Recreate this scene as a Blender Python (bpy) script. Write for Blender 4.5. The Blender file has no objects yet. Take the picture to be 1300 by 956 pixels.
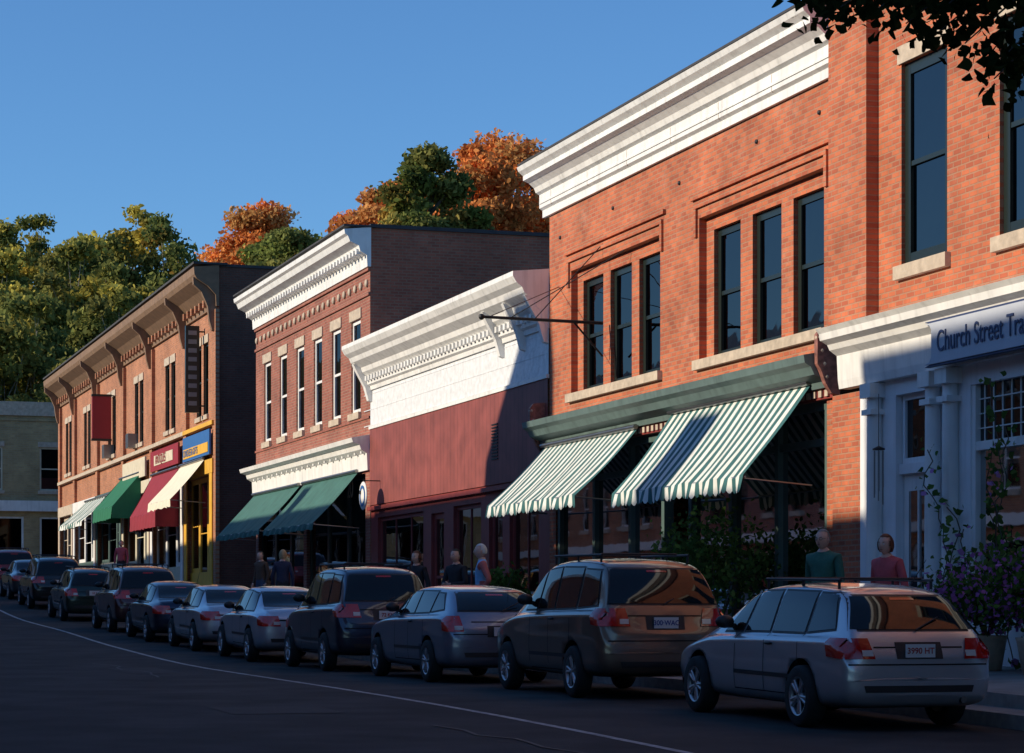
import bpy, bmesh, math, random
import numpy as np
from mathutils import Vector, Matrix, Euler
from mathutils.bvhtree import BVHTree
random.seed(7); rng=np.random.default_rng(7)
S=bpy.context.scene; COL=S.collection
# ------------------------------------------------------------ materials
def newmat(name):
    m=bpy.data.materials.new(name); m.use_nodes=True
    nt=m.node_tree; b=nt.nodes['Principled BSDF']; return m,nt,b
def M(name,col,rough=.6,metal=0,var=.15,vs=3.0,bump=0,bs=40,coat=0,spec=None,streak=0):
    m,nt,b=newmat(name); N=nt.nodes; L=nt.links
    b.inputs['Base Color'].default_value=(*col,1); b.inputs['Roughness'].default_value=rough
    b.inputs['Metallic'].default_value=metal
    if coat: b.inputs['Coat Weight'].default_value=coat; b.inputs['Coat Roughness'].default_value=.03
    if spec is not None: b.inputs['Specular IOR Level'].default_value=spec
    if var or bump: tc=N.new('ShaderNodeTexCoord')
    if var:
        n=N.new('ShaderNodeTexNoise'); n.inputs['Scale'].default_value=vs; n.inputs['Detail'].default_value=6
        r=N.new('ShaderNodeMapRange'); r.inputs['From Min'].default_value=.3; r.inputs['From Max'].default_value=.7
        r.inputs['To Min'].default_value=1-var; r.inputs['To Max'].default_value=1+var
        mx=N.new('ShaderNodeVectorMath'); mx.operation='SCALE'; mx.inputs[0].default_value=col
        L.new(tc.outputs['Object'],n.inputs['Vector']); L.new(n.outputs['Fac'],r.inputs['Value'])
        L.new(r.outputs['Result'],mx.inputs['Scale']); last=mx.outputs[0]
        if streak:   # rain streaks / grime running down
            mp=N.new('ShaderNodeMapping'); mp.inputs['Scale'].default_value=(5,5,.5); L.new(tc.outputs['Object'],mp.inputs[0])
            n2=N.new('ShaderNodeTexNoise'); n2.inputs['Scale'].default_value=1.3; n2.inputs['Detail'].default_value=7; L.new(mp.outputs[0],n2.inputs['Vector'])
            r2=N.new('ShaderNodeMapRange'); r2.inputs['From Min'].default_value=.5; r2.inputs['From Max'].default_value=.75; r2.inputs['To Min'].default_value=1; r2.inputs['To Max'].default_value=1-streak
            L.new(n2.outputs['Fac'],r2.inputs[0]); m3=N.new('ShaderNodeVectorMath'); m3.operation='SCALE'; L.new(last,m3.inputs[0]); L.new(r2.outputs[0],m3.inputs['Scale']); last=m3.outputs[0]
        L.new(last,b.inputs['Base Color'])
    if bump:
        n=N.new('ShaderNodeTexNoise'); n.inputs['Scale'].default_value=bs; n.inputs['Detail'].default_value=5
        bp=N.new('ShaderNodeBump'); bp.inputs['Strength'].default_value=bump; bp.inputs['Distance'].default_value=.02
        L.new(tc.outputs['Object'],n.inputs['Vector']); L.new(n.outputs['Fac'],bp.inputs['Height']); L.new(bp.outputs[0],b.inputs['Normal'])
    return m
def brick(name,c1,c2,mortar,axis='Y',bw=.23,bh=.082,ms=.013,stain=.32,eff=0):
    m,nt,b=newmat(name); N=nt.nodes; L=nt.links
    tc=N.new('ShaderNodeTexCoord'); sp=N.new('ShaderNodeSeparateXYZ'); cb=N.new('ShaderNodeCombineXYZ')
    L.new(tc.outputs['Object'],sp.inputs[0]); L.new(sp.outputs[axis],cb.inputs['X']); L.new(sp.outputs['Z'],cb.inputs['Y'])
    t=N.new('ShaderNodeTexBrick'); t.inputs['Scale'].default_value=1; t.inputs['Brick Width'].default_value=bw
    t.inputs['Row Height'].default_value=bh; t.inputs['Mortar Size'].default_value=ms; t.inputs['Mortar Smooth'].default_value=.2
    t.inputs['Color1'].default_value=(*c1,1); t.inputs['Color2'].default_value=(*c2,1); t.inputs['Mortar'].default_value=(*mortar,1)
    t.inputs['Bias'].default_value=-.2
    L.new(cb.outputs[0],t.inputs['Vector'])
    n=N.new('ShaderNodeTexNoise'); n.inputs['Scale'].default_value=.8; n.inputs['Detail'].default_value=9; n.inputs['Roughness'].default_value=.72
    L.new(tc.outputs['Object'],n.inputs['Vector'])
    r=N.new('ShaderNodeMapRange'); r.inputs['From Min'].default_value=.3; r.inputs['From Max'].default_value=.7
    r.inputs['To Min'].default_value=1-stain; r.inputs['To Max'].default_value=1+stain*.6
    L.new(n.outputs['Fac'],r.inputs['Value'])
    mx=N.new('ShaderNodeVectorMath'); mx.operation='SCALE'; L.new(t.outputs['Color'],mx.inputs[0]); L.new(r.outputs[0],mx.inputs['Scale'])
    last=mx.outputs[0]
    if eff:   # lime bloom on the brick
        n3=N.new('ShaderNodeTexNoise'); n3.inputs['Scale'].default_value=.9; n3.inputs['Detail'].default_value=10; n3.inputs['Roughness'].default_value=.78
        mp=N.new('ShaderNodeMapping'); mp.inputs['Location'].default_value=(9,3,5); mp.inputs['Scale'].default_value=(1,1,1.6); L.new(tc.outputs['Object'],mp.inputs[0]); L.new(mp.outputs[0],n3.inputs['Vector'])
        r3=N.new('ShaderNodeMapRange'); r3.inputs['From Min'].default_value=.55; r3.inputs['From Max'].default_value=.8; r3.inputs['To Min'].default_value=0; r3.inputs['To Max'].default_value=eff
        L.new(n3.outputs['Fac'],r3.inputs[0]); q=N.new('ShaderNodeMix'); q.data_type='RGBA'; q.inputs['B'].default_value=(.60,.38,.29,1)
        L.new(r3.outputs[0],q.inputs['Factor']); L.new(last,q.inputs['A']); last=q.outputs['Result']
    L.new(last,b.inputs['Base Color']); b.inputs['Roughness'].default_value=.85
    bp=N.new('ShaderNodeBump'); bp.invert=True; bp.inputs['Strength'].default_value=.8; bp.inputs['Distance'].default_value=.014
    L.new(t.outputs['Fac'],bp.inputs['Height']); L.new(bp.outputs[0],b.inputs['Normal'])
    return m
def glassmat(name,tint=(.75,.8,.8),refl=1.0,bump=.15):
    m=bpy.data.materials.new(name); m.use_nodes=True; nt=m.node_tree; N=nt.nodes; L=nt.links
    for n in list(N): N.remove(n)
    o=N.new('ShaderNodeOutputMaterial'); t=N.new('ShaderNodeBsdfTransparent'); g=N.new('ShaderNodeBsdfGlossy'); mx=N.new('ShaderNodeMixShader')
    f=N.new('ShaderNodeFresnel'); f.inputs['IOR'].default_value=1.5
    t.inputs[0].default_value=(*tint,1); g.inputs['Color'].default_value=(refl,refl,refl,1); g.inputs['Roughness'].default_value=.02
    tc=N.new('ShaderNodeTexCoord'); n=N.new('ShaderNodeTexNoise'); n.inputs['Scale'].default_value=1.2
    bp=N.new('ShaderNodeBump'); bp.inputs['Strength'].default_value=bump; bp.inputs['Distance'].default_value=.03
    L.new(tc.outputs['Object'],n.inputs['Vector']); L.new(n.outputs['Fac'],bp.inputs['Height']); L.new(bp.outputs[0],g.inputs['Normal'])
    L.new(f.outputs[0],mx.inputs[0]); L.new(t.outputs[0],mx.inputs[1]); L.new(g.outputs[0],mx.inputs[2]); L.new(mx.outputs[0],o.inputs[0])
    return m
def leafmat(name,transl=.45):
    m=bpy.data.materials.new(name); m.use_nodes=True; nt=m.node_tree; N=nt.nodes; L=nt.links
    for n in list(N): N.remove(n)
    o=N.new('ShaderNodeOutputMaterial'); a=N.new('ShaderNodeAttribute'); a.attribute_name='Col'
    d=N.new('ShaderNodeBsdfDiffuse'); t=N.new('ShaderNodeBsdfTranslucent'); mx=N.new('ShaderNodeMixShader'); mx.inputs[0].default_value=transl
    L.new(a.outputs['Color'],d.inputs[0]); L.new(a.outputs['Color'],t.inputs[0]); L.new(d.outputs[0],mx.inputs[1]); L.new(t.outputs[0],mx.inputs[2]); L.new(mx.outputs[0],o.inputs[0])
    return m
MT={}
MT['brick1']=brick('orange_brick',(.55,.15,.064),(.34,.078,.040),(.40,.20,.12),eff=.5)
MT['brick1x']=brick('orange_brick_side',(.53,.145,.064),(.37,.088,.045),(.38,.18,.11),'X')
MT['brick2']=brick('red_brick',(.34,.105,.07),(.21,.065,.048),(.32,.18,.13),eff=.2)
MT['brick2x']=brick('red_brick_side',(.40,.12,.07),(.27,.08,.05),(.30,.17,.11),'X',eff=.3)
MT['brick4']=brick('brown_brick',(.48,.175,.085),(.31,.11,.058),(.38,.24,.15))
MT['brick4x']=brick('brown_brick_side_shaded',(.16,.06,.04),(.11,.045,.032),(.12,.08,.06),'X')  # same brown brick, the side wall's shade darkened into its colour
MT['brick5x']=brick('tan_brick',(.46,.34,.17),(.36,.26,.13),(.42,.34,.21),'X',bh=.12,bw=.35)
MT['brick5']=brick('tan_brick_y',(.42,.31,.17),(.32,.24,.13),(.40,.33,.22),'Y')
MT['white']=M('white_paint',(.78,.78,.76),.5,var=.08,vs=2,bump=.1,bs=15,streak=.22)
MT['stucco']=M('pressed_tin_white',(.70,.72,.74),.6,var=.12,vs=6,bump=1.0,bs=7)
MT['cream']=M('cream_paint',(.62,.56,.42),.6,var=.1)
MT['stone']=M('stone_sill',(.48,.40,.31),.8,var=.2,vs=6,bump=.3)
MT['brownwood']=M('brown_painted_wood',(.20,.12,.07),.7,var=.2,vs=4)
MT['black']=M('dark_window_frame',(.012,.020,.017),.35,var=0)
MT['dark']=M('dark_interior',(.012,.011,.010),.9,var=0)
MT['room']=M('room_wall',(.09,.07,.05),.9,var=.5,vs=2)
MT['dgreen']=M('dark_green_paint',(.08,.13,.12),.5,var=.15)
MT['green_cornice']=M('grey_green_paint',(.11,.165,.16),.5,var=.15,streak=.3)
MT['redpaint']=M('dark_red_paint',(.24,.04,.035),.5,var=.15)
MT['consolered']=M('carved_console_paint',(.24,.10,.08),.6,var=.5,vs=12)
MT['roof']=M('roof_membrane',(.05,.05,.055),.9,var=.2)
MT['shade']=M('window_shade',(.22,.23,.24),.8,var=.1)
MT['lace']=M('window_curtain',(.6,.58,.5),.8,var=.2,vs=8)
MT['yellow']=M('yellow_paint',(.72,.40,.045),.5,var=.1,streak=.2)
MT['blue']=M('blue_paint',(.03,.13,.36),.5,var=.05)
MT['maroonsign']=M('maroon_sign',(.28,.02,.03),.5,var=.05)
MT['greenaw']=M('green_canvas',(.045,.14,.12),.8,var=.15,vs=2,streak=.2)
MT['greenaw2']=M('bright_green_canvas',(.01,.14,.07),.8,var=.1)
MT['whitecanvas']=M('white_canvas',(.72,.74,.70),.8,var=.08,streak=.15)
MT['stripegreen']=M('striped_green_canvas',(.03,.125,.13),.8,var=.12,streak=.15)
MT['redaw']=M('red_canvas',(.24,.015,.03),.8,var=.1)
MT['creamaw']=M('cream_canvas',(.74,.68,.54),.8,var=.06)
MT['metal']=M('galvanised_metal',(.3,.3,.3),.4,1,var=.1)
MT['iron']=M('black_iron',(.02,.02,.022),.5,.3,var=.1)
MT['bluewhite']=M('pale_white_paint',(.78,.80,.82),.5,var=.06,vs=2,streak=.12)
MT['glass']=glassmat('window_glass',(.7,.74,.74),refl=.12)
MT['glass2']=glassmat('shop_glass',(.8,.82,.8),.5,.03)
MT['glassdk']=glassmat('dark_glass',(.25,.26,.28),.35,.05)
def siding():
    m,nt,b=newmat('maroon_board_siding'); N=nt.nodes; L=nt.links
    tc=N.new('ShaderNodeTexCoord'); w=N.new('ShaderNodeTexWave'); w.bands_direction='Y'; w.wave_profile='SAW'; w.inputs['Scale'].default_value=1.1
    n=N.new('ShaderNodeTexNoise'); n.inputs['Scale'].default_value=1.5; n.inputs['Detail'].default_value=6
    L.new(tc.outputs['Object'],w.inputs[0]); L.new(tc.outputs['Object'],n.inputs['Vector'])
    cr=N.new('ShaderNodeValToRGB'); cr.color_ramp.elements[0].color=(.10,.022,.02,1); cr.color_ramp.elements[0].position=.0
    cr.color_ramp.elements[1].color=(.24,.062,.052,1); cr.color_ramp.elements[1].position=.12
    L.new(w.outputs['Fac'],cr.inputs[0])
    r=N.new('ShaderNodeMapRange'); r.inputs['From Min'].default_value=.3; r.inputs['From Max'].default_value=.7; r.inputs['To Min'].default_value=.75; r.inputs['To Max'].default_value=1.25
    L.new(n.outputs['Fac'],r.inputs[0]); mx=N.new('ShaderNodeVectorMath'); mx.operation='SCALE'
    L.new(cr.outputs[0],mx.inputs[0]); L.new(r.outputs[0],mx.inputs['Scale']); L.new(mx.outputs[0],b.inputs['Base Color']); b.inputs['Roughness'].default_value=.6
    return m
MT['siding']=siding()
MT['asphalt']=M('asphalt',(.048,.048,.048),.9,var=.35,vs=.9,bump=.4,bs=60,spec=.25)
MT['concrete']=M('concrete_pavement',(.26,.25,.235),.85,var=.18,vs=2,bump=.2)
MT['kerb']=M('granite_kerb',(.30,.29,.27),.8,var=.2,vs=8)
MT['paintline']=M('road_paint',(.38,.38,.37),.8,var=.5,vs=7)
MT['grass']=M('hill_grass',(.10,.11,.04),.95,var=.4,vs=.2)
# ------------------------------------------------------------ mesh helpers
def E(name,loc=(0,0,0)):
    o=bpy.data.objects.new(name,None); COL.objects.link(o); o.location=loc; return o
def put(name,me,parent=None,loc=None):
    o=bpy.data.objects.new(name,me); COL.objects.link(o)
    if parent: o.parent=parent
    if loc is not None: o.location=loc
    return o
class MB:
    def __init__(s): s.v=[];s.f=[];s.m=[];s.mats=[];s.sm=[]
    def mi(s,mat):
        if isinstance(mat,str): mat=MT[mat]
        if mat not in s.mats: s.mats.append(mat)
        return s.mats.index(mat)
    def add(s,vs,fs,mat,smooth=False):
        b=len(s.v); s.v+= [tuple(p) for p in vs]; k=s.mi(mat)
        for f in fs: s.f.append([b+i for i in f]); s.m.append(k); s.sm.append(smooth)
    def quad(s,pts,mat): s.add(pts,[list(range(len(pts)))],mat)
    def box(s,x0,x1,y0,y1,z0,z1,mat):
        if x1<x0:x0,x1=x1,x0
        if y1<y0:y0,y1=y1,y0
        if z1<z0:z0,z1=z1,z0
        s.add([(x0,y0,z0),(x1,y0,z0),(x1,y1,z0),(x0,y1,z0),(x0,y0,z1),(x1,y0,z1),(x1,y1,z1),(x0,y1,z1)],
              [(0,3,2,1),(4,5,6,7),(0,1,5,4),(1,2,6,5),(2,3,7,6),(3,0,4,7)],mat)
    def prism(s,prof,a0,a1,mat,axis='Y'):
        n=len(prof)
        if axis=='Y': vs=[(x,a0,z) for x,z in prof]+[(x,a1,z) for x,z in prof]
        else: vs=[(a0,x,z) for x,z in prof]+[(a1,x,z) for x,z in prof]
        fs=[(i,(i+1)%n,n+(i+1)%n,n+i) for i in range(n)]+[list(range(n))[::-1],list(range(n,2*n))]
        s.add(vs,fs,mat)
    def cyl(s,p0,p1,r0,r1,mat,n=10,caps=True):
        p0=Vector(p0);p1=Vector(p1);d=(p1-p0).normalized()
        a=d.orthogonal().normalized(); b=d.cross(a)
        vs=[];
        for p,r in((p0,r0),(p1,r1)):
            for i in range(n):
                t=2*math.pi*i/n; vs.append(p+a*math.cos(t)*r+b*math.sin(t)*r)
        s.add(vs,[(i,(i+1)%n,n+(i+1)%n,n+i) for i in range(n)],mat,True)
        if caps: s.add(vs[:n],[list(range(n))[::-1]],mat); s.add(vs[n:],[list(range(n))],mat)
    def ball(s,c,r,mat,n=12,m=8):
        if not hasattr(r,'__len__'): r=(r,r,r)
        vs=[];fs=[]
        for j in range(m+1):
            ph=math.pi*j/m
            for i in range(n):
                t=2*math.pi*i/n; vs.append((c[0]+r[0]*math.sin(ph)*math.cos(t),c[1]+r[1]*math.sin(ph)*math.sin(t),c[2]+r[2]*math.cos(ph)))
        for j in range(m):
            for i in range(n): fs.append((j*n+i,(j+1)*n+i,(j+1)*n+(i+1)%n,j*n+(i+1)%n))
        s.add(vs,fs,mat,True)
    def lathe(s,prof,c,mat,n=28,axis='X',smooth=True):
        vs=[];fs=[];m=len(prof)
        for i in range(n):
            t=2*math.pi*i/n
            for r,a in prof:
                if axis=='X': vs.append((c[0]+a,c[1]+r*math.cos(t),c[2]+r*math.sin(t)))
                else: vs.append((c[0]+r*math.cos(t),c[1]+r*math.sin(t),c[2]+a))
        for i in range(n):
            for j in range(m-1): fs.append((i*m+j,((i+1)%n)*m+j,((i+1)%n)*m+j+1,i*m+j+1))
        s.add(vs,fs,mat,smooth)
    def mesh(s,name):
        me=bpy.data.meshes.new(name); me.from_pydata(s.v,[],s.f)
        for m in s.mats: me.materials.append(m)
        me.polygons.foreach_set('material_index',s.m); me.polygons.foreach_set('use_smooth',s.sm); me.update(); return me
    def obj(s,name,parent=None,loc=None): return put(name,s.mesh(name),parent,loc)
class Fac:
    """vertical wall frame: u along wall, z up, d into the building"""
    def __init__(s,mb,kind,base): s.mb=mb; s.k=kind; s.b=base
    def P(s,u,z,d): 
        return (s.b+d,u,z) if s.k=='Y' else ((u,s.b+d,z) if s.k=='X' else (s.b-d,u,z))
    def box(s,u0,u1,z0,z1,d0,d1,mat):
        a=s.P(u0,z0,d0);b=s.P(u1,z1,d1); s.mb.box(a[0],b[0],a[1],b[1],a[2],b[2],mat)
    def quad(s,u0,u1,z0,z1,d,mat): s.mb.quad([s.P(u0,z0,d),s.P(u1,z0,d),s.P(u1,z1,d),s.P(u0,z1,d)],mat)
    def wall(s,u0,u1,z0,z1,ops,mat,depth=.3,d=0,rev=None):
        us=sorted({u0,u1}|{o[0] for o in ops}|{o[1] for o in ops}); zs=sorted({z0,z1}|{o[2] for o in ops}|{o[3] for o in ops})
        for i in range(len(us)-1):
            for j in range(len(zs)-1):
                cu=(us[i]+us[i+1])/2; cz=(zs[j]+zs[j+1])/2
                if any(o[0]<cu<o[1] and o[2]<cz<o[3] for o in ops): continue
                s.quad(us[i],us[i+1],zs[j],zs[j+1],d,mat)
        for a,b,c,e in ops:
            P=s.P; D=d+depth; rm=rev or mat
            s.mb.quad([P(a,c,d),P(a,e,d),P(a,e,D),P(a,c,D)],rm); s.mb.quad([P(b,c,d),P(b,c,D),P(b,e,D),P(b,e,d)],rm)
            s.mb.quad([P(a,e,d),P(b,e,d),P(b,e,D),P(a,e,D)],rm); s.mb.quad([P(a,c,d),P(a,c,D),P(b,c,D),P(b,c,d)],rm)
    def window(s,u0,u1,z0,z1,fm='black',d=.1,fw=.08,gl='glass',shade=None,rail=True,mull=0,back=.19,bars=0):
        e=.002
        s.box(u0+e,u0+fw,z0+e,z1-e,d,d+.07,fm); s.box(u1-fw,u1-e,z0+e,z1-e,d,d+.07,fm)
        s.box(u0+fw,u1-fw,z1-fw,z1-e,d+.002,d+.068,fm); s.box(u0+fw,u1-fw,z0+e,z0+fw,d+.002,d+.068,fm)
        zm=(z0+z1)/2
        if rail:
            s.box(u0+fw,u1-fw,zm-.035,zm+.035,d+.01,d+.06,fm)
            s.quad(u0+fw,u1-fw,zm,z1-fw,d+.03,gl); s.quad(u0+fw,u1-fw,z0+fw,zm,d+.05,gl)
        else: s.quad(u0+fw,u1-fw,z0+fw,z1-fw,d+.04,gl)
        for k in range(mull):
            u=u0+(u1-u0)*(k+1)/(mull+1); s.box(u-.018,u+.018,z0+fw,z1-fw,d+.015,d+.055,fm)
        for k in range(bars):
            z=z0+(z1-z0)*(k+1)/(bars+1); s.box(u0+fw,u1-fw,z-.018,z+.018,d+.017,d+.053,fm)
        if shade:
            mt,za,zb=shade; s.quad(u0+.03,u1-.03,z0+(z1-z0)*za,z0+(z1-z0)*zb,d+back-.06,mt)
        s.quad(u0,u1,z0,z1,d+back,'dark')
# ------------------------------------------------------------ ground profile
GX=[-400,-60,0,22,29,39,45,50,57,62,74,83,90,100,110,135,150,600]
GZ=[-3,-.9,0,.5,.6,.65,.68,.8,.97,1.16,1.46,1.9,2.25,2.6,2.9,3.4,3.6,4.2]
def g(s): return float(np.mean(np.interp([s-3,s-1.5,s,s+1.5,s+3],GX,GZ)))
def kx(s): return float(np.interp(s,[0,30,45,60,150],[12.55,12.5,12.0,11.6,11.6]))
ys=[-80,-40,-20]+list(np.arange(-10,140.1,2.5))
def strip(name,fa,fb,za,zb,mat,ya=None,parent=None,nx=1):
    mb=MB(); Y=ya or ys
    for a,b in zip(Y[:-1],Y[1:]):
        for k in range(nx):
            t0=k/nx;t1=(k+1)/nx
            def pt(y,t): return (fa(y)+(fb(y)-fa(y))*t,y,g(y)+za+(zb-za)*t)
            mb.quad([pt(a,t0),pt(a,t1),pt(b,t1),pt(b,t0)],mat)
    return mb.obj(name,parent)
strip('road',lambda y:-4.5,kx,0,0,'asphalt',nx=4)
pav=E('pavement')
strip('sidewalk_lower',lambda y:kx(y)+.16,lambda y:kx(y)+.5,.15,.16,'concrete',parent=pav)
strip('sidewalk_step',lambda y:kx(y)+.5,lambda y:kx(y)+.501,.16,.31,'kerb',parent=pav)
strip('sidewalk_slab',lambda y:kx(y)+.501,lambda y:16.6,.31,.42,'concrete',parent=pav)
strip('sidewalk_slab_opposite',lambda y:-8.2,lambda y:-4.66,.2,.15,'concrete',parent=pav)
kb=E('kerb')
for nm,f0,f1 in(('kerb_stone',kx,lambda y:kx(y)+.16),('kerb_stone_opposite',lambda y:-4.66,lambda y:-4.5)):
    mb=MB()
    for a,b in zip(ys[:-1],ys[1:]):
        A=[(f0(a),a,g(a)-.1),(f0(a),a,g(a)+.152),(f1(a),a,g(a)+.154),(f1(a),a,g(a)-.1)]
        B=[(f0(b),b,g(b)-.1),(f0(b),b,g(b)+.152),(f1(b),b,g(b)+.154),(f1(b),b,g(b)-.1)]
        for i in range(3): mb.quad([A[i],B[i],B[i+1],A[i+1]],'kerb')
    mb.obj(nm,kb)
lx=lambda y:float(np.interp(y,[0,30,60,150],[8.0,8.0,8.1,8.3]))
strip('parking_lane_line',lambda y:lx(y)-.05,lambda y:lx(y)+.05,.005,.005,'paintline',ya=list(np.arange(0,140.1,2.5)))
mb=MB()
for y in np.arange(5,130,1.5):
    z=g(y)
    mb.quad([(kx(y)+.52,y,z+.3155),(16.3,y,z+.416),(16.3,y+.015,z+.416),(kx(y)+.52,y+.015,z+.3155)],'roof')
mb.obj('pavement_joints',pav)
MT['tar']=M('tar_seam',(.018,.018,.018),.6,var=.2)
MT['patch']=M('asphalt_patch',(.033,.033,.034),.9,var=.2,vs=3)
mb=MB()
for k in range(18):
    x=random.uniform(-1,7.4); y=random.uniform(14,90); 
    for q in range(9):
        x2=x+random.uniform(-.25,.25); y2=y+random.uniform(.4,1.1); w_=.022
        mb.quad([(x-w_,y,g(y)+.008),(x+w_,y,g(y)+.008),(x2+w_,y2,g(y2)+.008),(x2-w_,y2,g(y2)+.008)],'tar'); x,y=x2,y2
for (x,y,w,l) in((5.2,26,1.3,1.6),(6.3,40,.9,3.2),(4,55,1.6,2.2)):
    for q in range(int(l/.4)):
        a=y+q*.4; mb.quad([(x,a,g(a)+.004),(x+w,a,g(a)+.004),(x+w,a+.4,g(a+.4)+.004),(x,a+.4,g(a+.4)+.004)],'patch')
mb.obj('road_tar_seams')
# terrain
def sm(t): t=max(0,min(1,t)); return t*t*(3-2*t)
def th(x,y):
    z=g(y)-.12
    z+= 26*sm((y-150)/110)*sm((x+160)/100)
    z+= 9*sm((x-34)/40)*sm((y-55)/50)
    return z
mb=MB()
xs=[-900,-400,-200,-120,-80,-50,-30,-20,-8,17,24,30,36,42,50,60,75,95,130,200,350,900]
yy=[-900,-400,-150,-80,-40,-20]+list(np.arange(-10,150,5.0))+[150,160,170,180,190,200,215,230,250,280,350,500,900]
vs=[(x,y,th(x,y)) for y in yy for x in xs]; n=len(xs)
mb.add(vs,[(j*n+i,j*n+i+1,(j+1)*n+i+1,(j+1)*n+i) for j in range(len(yy)-1) for i in range(n-1)],'grass',True)
mb.obj('terrain')
# ------------------------------------------------------------ text helper
def text(name,body,loc,size,mat,facing='-X',parent=None,align='LEFT',sx=1):
    c=bpy.data.curves.new(name,'FONT'); c.body=body; c.size=size; c.extrude=.004; c.align_x=align; c.align_y='CENTER'
    c.materials.append(MT[mat] if isinstance(mat,str) else mat)
    o=bpy.data.objects.new(name,c); COL.objects.link(o)
    if facing=='-X': R=Matrix(((0,0,-1),(-1,0,0),(0,1,0)))
    else: R=Matrix(((1,0,0),(0,0,-1),(0,1,0)))
    R=R@Matrix.Diagonal((sx,1,1))
    o.matrix_world=Matrix.Translation(loc)@R.to_4x4()
    if parent: o.parent=parent
    return o
# ------------------------------------------------------------ awning
def awning(name,y0,y1,zt,zf,proj,val,mats,n,parent,xw=15.95,scallop=.05,sides=False):
    mb=MB(); K=9; xf=xw-proj
    w=(y1-y0)/n; ph=y0*3.1
    def pt(y,t):
        sag=.05*math.sin(math.pi*t)+(.018*math.sin(y*5+t*3+ph)+.012*math.sin(y*11+ph-t*5))*t+.02*math.sin(y*1.7+ph)*math.sin(math.pi*t)
        return (xw-proj*t, y, zt+(zf-zt)*t-sag)
    for i in range(n):
        m=mats[i%len(mats)]
        for h in range(2):
            a=y0+w*(i+h*.5); b=a+w*.5
            vs=[];
            for k in range(K+1): vs+= [pt(a,k/K),pt(b,k/K)]
            mb.add(vs,[(2*k,2*k+1,2*k+3,2*k+2) for k in range(K)],m,True)
        seg=4
        for k in range(seg):
            a=y0+w*(i+k/seg); b=y0+w*(i+(k+1)/seg)
            def zb(y): return zf-val-scallop*abs(math.sin(math.pi*(y-y0)/w))+.015*math.sin(y*7)
            o=lambda y:.035*math.sin(y*9+ph)
            pa=pt(a,1);pb=pt(b,1)
            mb.quad([pa,pb,(xf-.02+o(b),b,zb(b)),(xf-.02+o(a),a,zb(a))],m)
    if sides:
        for y in(y0,y1): mb.quad([pt(y,0),pt(y,1),(xf,y,zf-val),(xw,y,zf-val)],mats[0])
    o=mb.obj(name,parent)
    ar=MB()
    ar.cyl((xw-.05,y0-.02,zt+.03),(xw-.05,y1+.02,zt+.03),.05,.05,'metal')
    ar.cyl((xf+.03,y0,zf-.01),(xf+.03,y1,zf-.01),.02,.02,'metal')
    for y in(y0+.06,y1-.06): ar.cyl((xf+.03,y,zf-.03),(xw+.04,y,zf-.12),.018,.018,'metal')
    ar.obj('awning_frame',parent); return o
# ================================================================ BUILDING 1 : orange brick
B1=E('brick_shop_building')
mb=MB(); F=Fac(mb,'Y',16.0)
gA=(33.45,38.5,6.12,8.62); gB=(40.35,45.25,6.12,8.62)
shop=(33.35,46.2,.7,5.0)
F.wall(32.92,46.6,-.3,10.6,[gA,gB,shop],'brick1',.14)
for (a,b,c,e),cs in((gA,(34.3,35.92,37.58)),(gB,(41.2,42.75,44.32))):
    ops=[(q-.58,q+.58,c,8.38) for q in cs]
    F.wall(a,b,c,e,ops,'brick1',.22,.14)
    for k,o in enumerate(ops):
        F.window(*o,'black',.22,.13,shade=('shade',.02,.47+.03*k) if (k!=1 or a<35) else None,back=.14)
    F.box(a-.1,b+.1,5.95,6.118,-.1,.13,'stone')
    F.box(a-.16,b+.16,8.80,8.875,-.05,.0,'brick1'); F.box(a-.28,b+.28,8.96,9.04,-.06,.0,'brick1')
    F.box(a-.16,a-.06,8.3,8.80,-.045,0,'brick1');F.box(b+.06,b+.16,8.3,8.80,-.045,0,'brick1')
prof=[(16.0,9.95),(15.93,9.95),(15.93,10.1),(15.86,10.14),(15.86,10.42),(15.78,10.46),(15.74,10.56),(15.62,10.66),(15.5,10.70),(15.5,10.80),(15.4,10.88),(15.36,10.97),(16.0,11.0)]
mb.prism(prof,32.9,46.85,'white')
mb.box(15.38,16.3,32.88,46.87,11.0,11.04,'roof')
mb.box(15.84,16.0,32.95,46.8,10.22,10.26,'white')
for k in range(6): mb.box(15.855,15.94,35.1+k*2.2,35.11+k*2.2,10.12,10.41,'stone')
mb.box(16.004,30,46.5,46.597,-.3,10.5,'brick1x'); mb.box(16.4,30,33,46.49,10.2,10.3,'roof'); mb.box(29.9,30,33,46.49,-.3,10.2,'brick1')
sc=[(16.0,5.16),(15.86,5.16),(15.84,5.26),(15.62,5.34),(15.56,5.46),(15.46,5.52),(15.44,5.64),(16.0,5.74)]
mb.prism(sc,33.0,46.75,'green_cornice')
mb.box(15.93,15.999,33.0,46.5,5.0,5.158,'redpaint')
for i in range(60):
    y=33.1+i*.222; mb.box(15.89,15.928,y,y+.11,5.03,5.13,'stone')
cp=[(16.0,5.02),(15.86,5.05),(15.76,5.2),(15.68,5.4),(15.62,5.5),(15.62,5.95),(15.7,6.05),(16.0,6.08)]
for y0,y1 in((32.885,32.997),(46.752,46.86)):
    mb.prism(cp,y0,y1,'consolered')
    for k in range(4): mb.ball((15.66+.04*k,(y0+y1)/2,5.9-.2*k),(.05,.075,.05),'stone',8,6)
F.box(33.35,46.2,4.3,4.42,.06,.2,'dgreen'); F.box(33.35,46.2,4.86,4.998,.06,.2,'dgreen')
cols=[33.42,35.3,37.2,39.0,40.3,42.0,44.0,46.1]
for c in cols: F.box(c-.07,c+.07,1.0,4.86,.03,.22,'dgreen')
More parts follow.
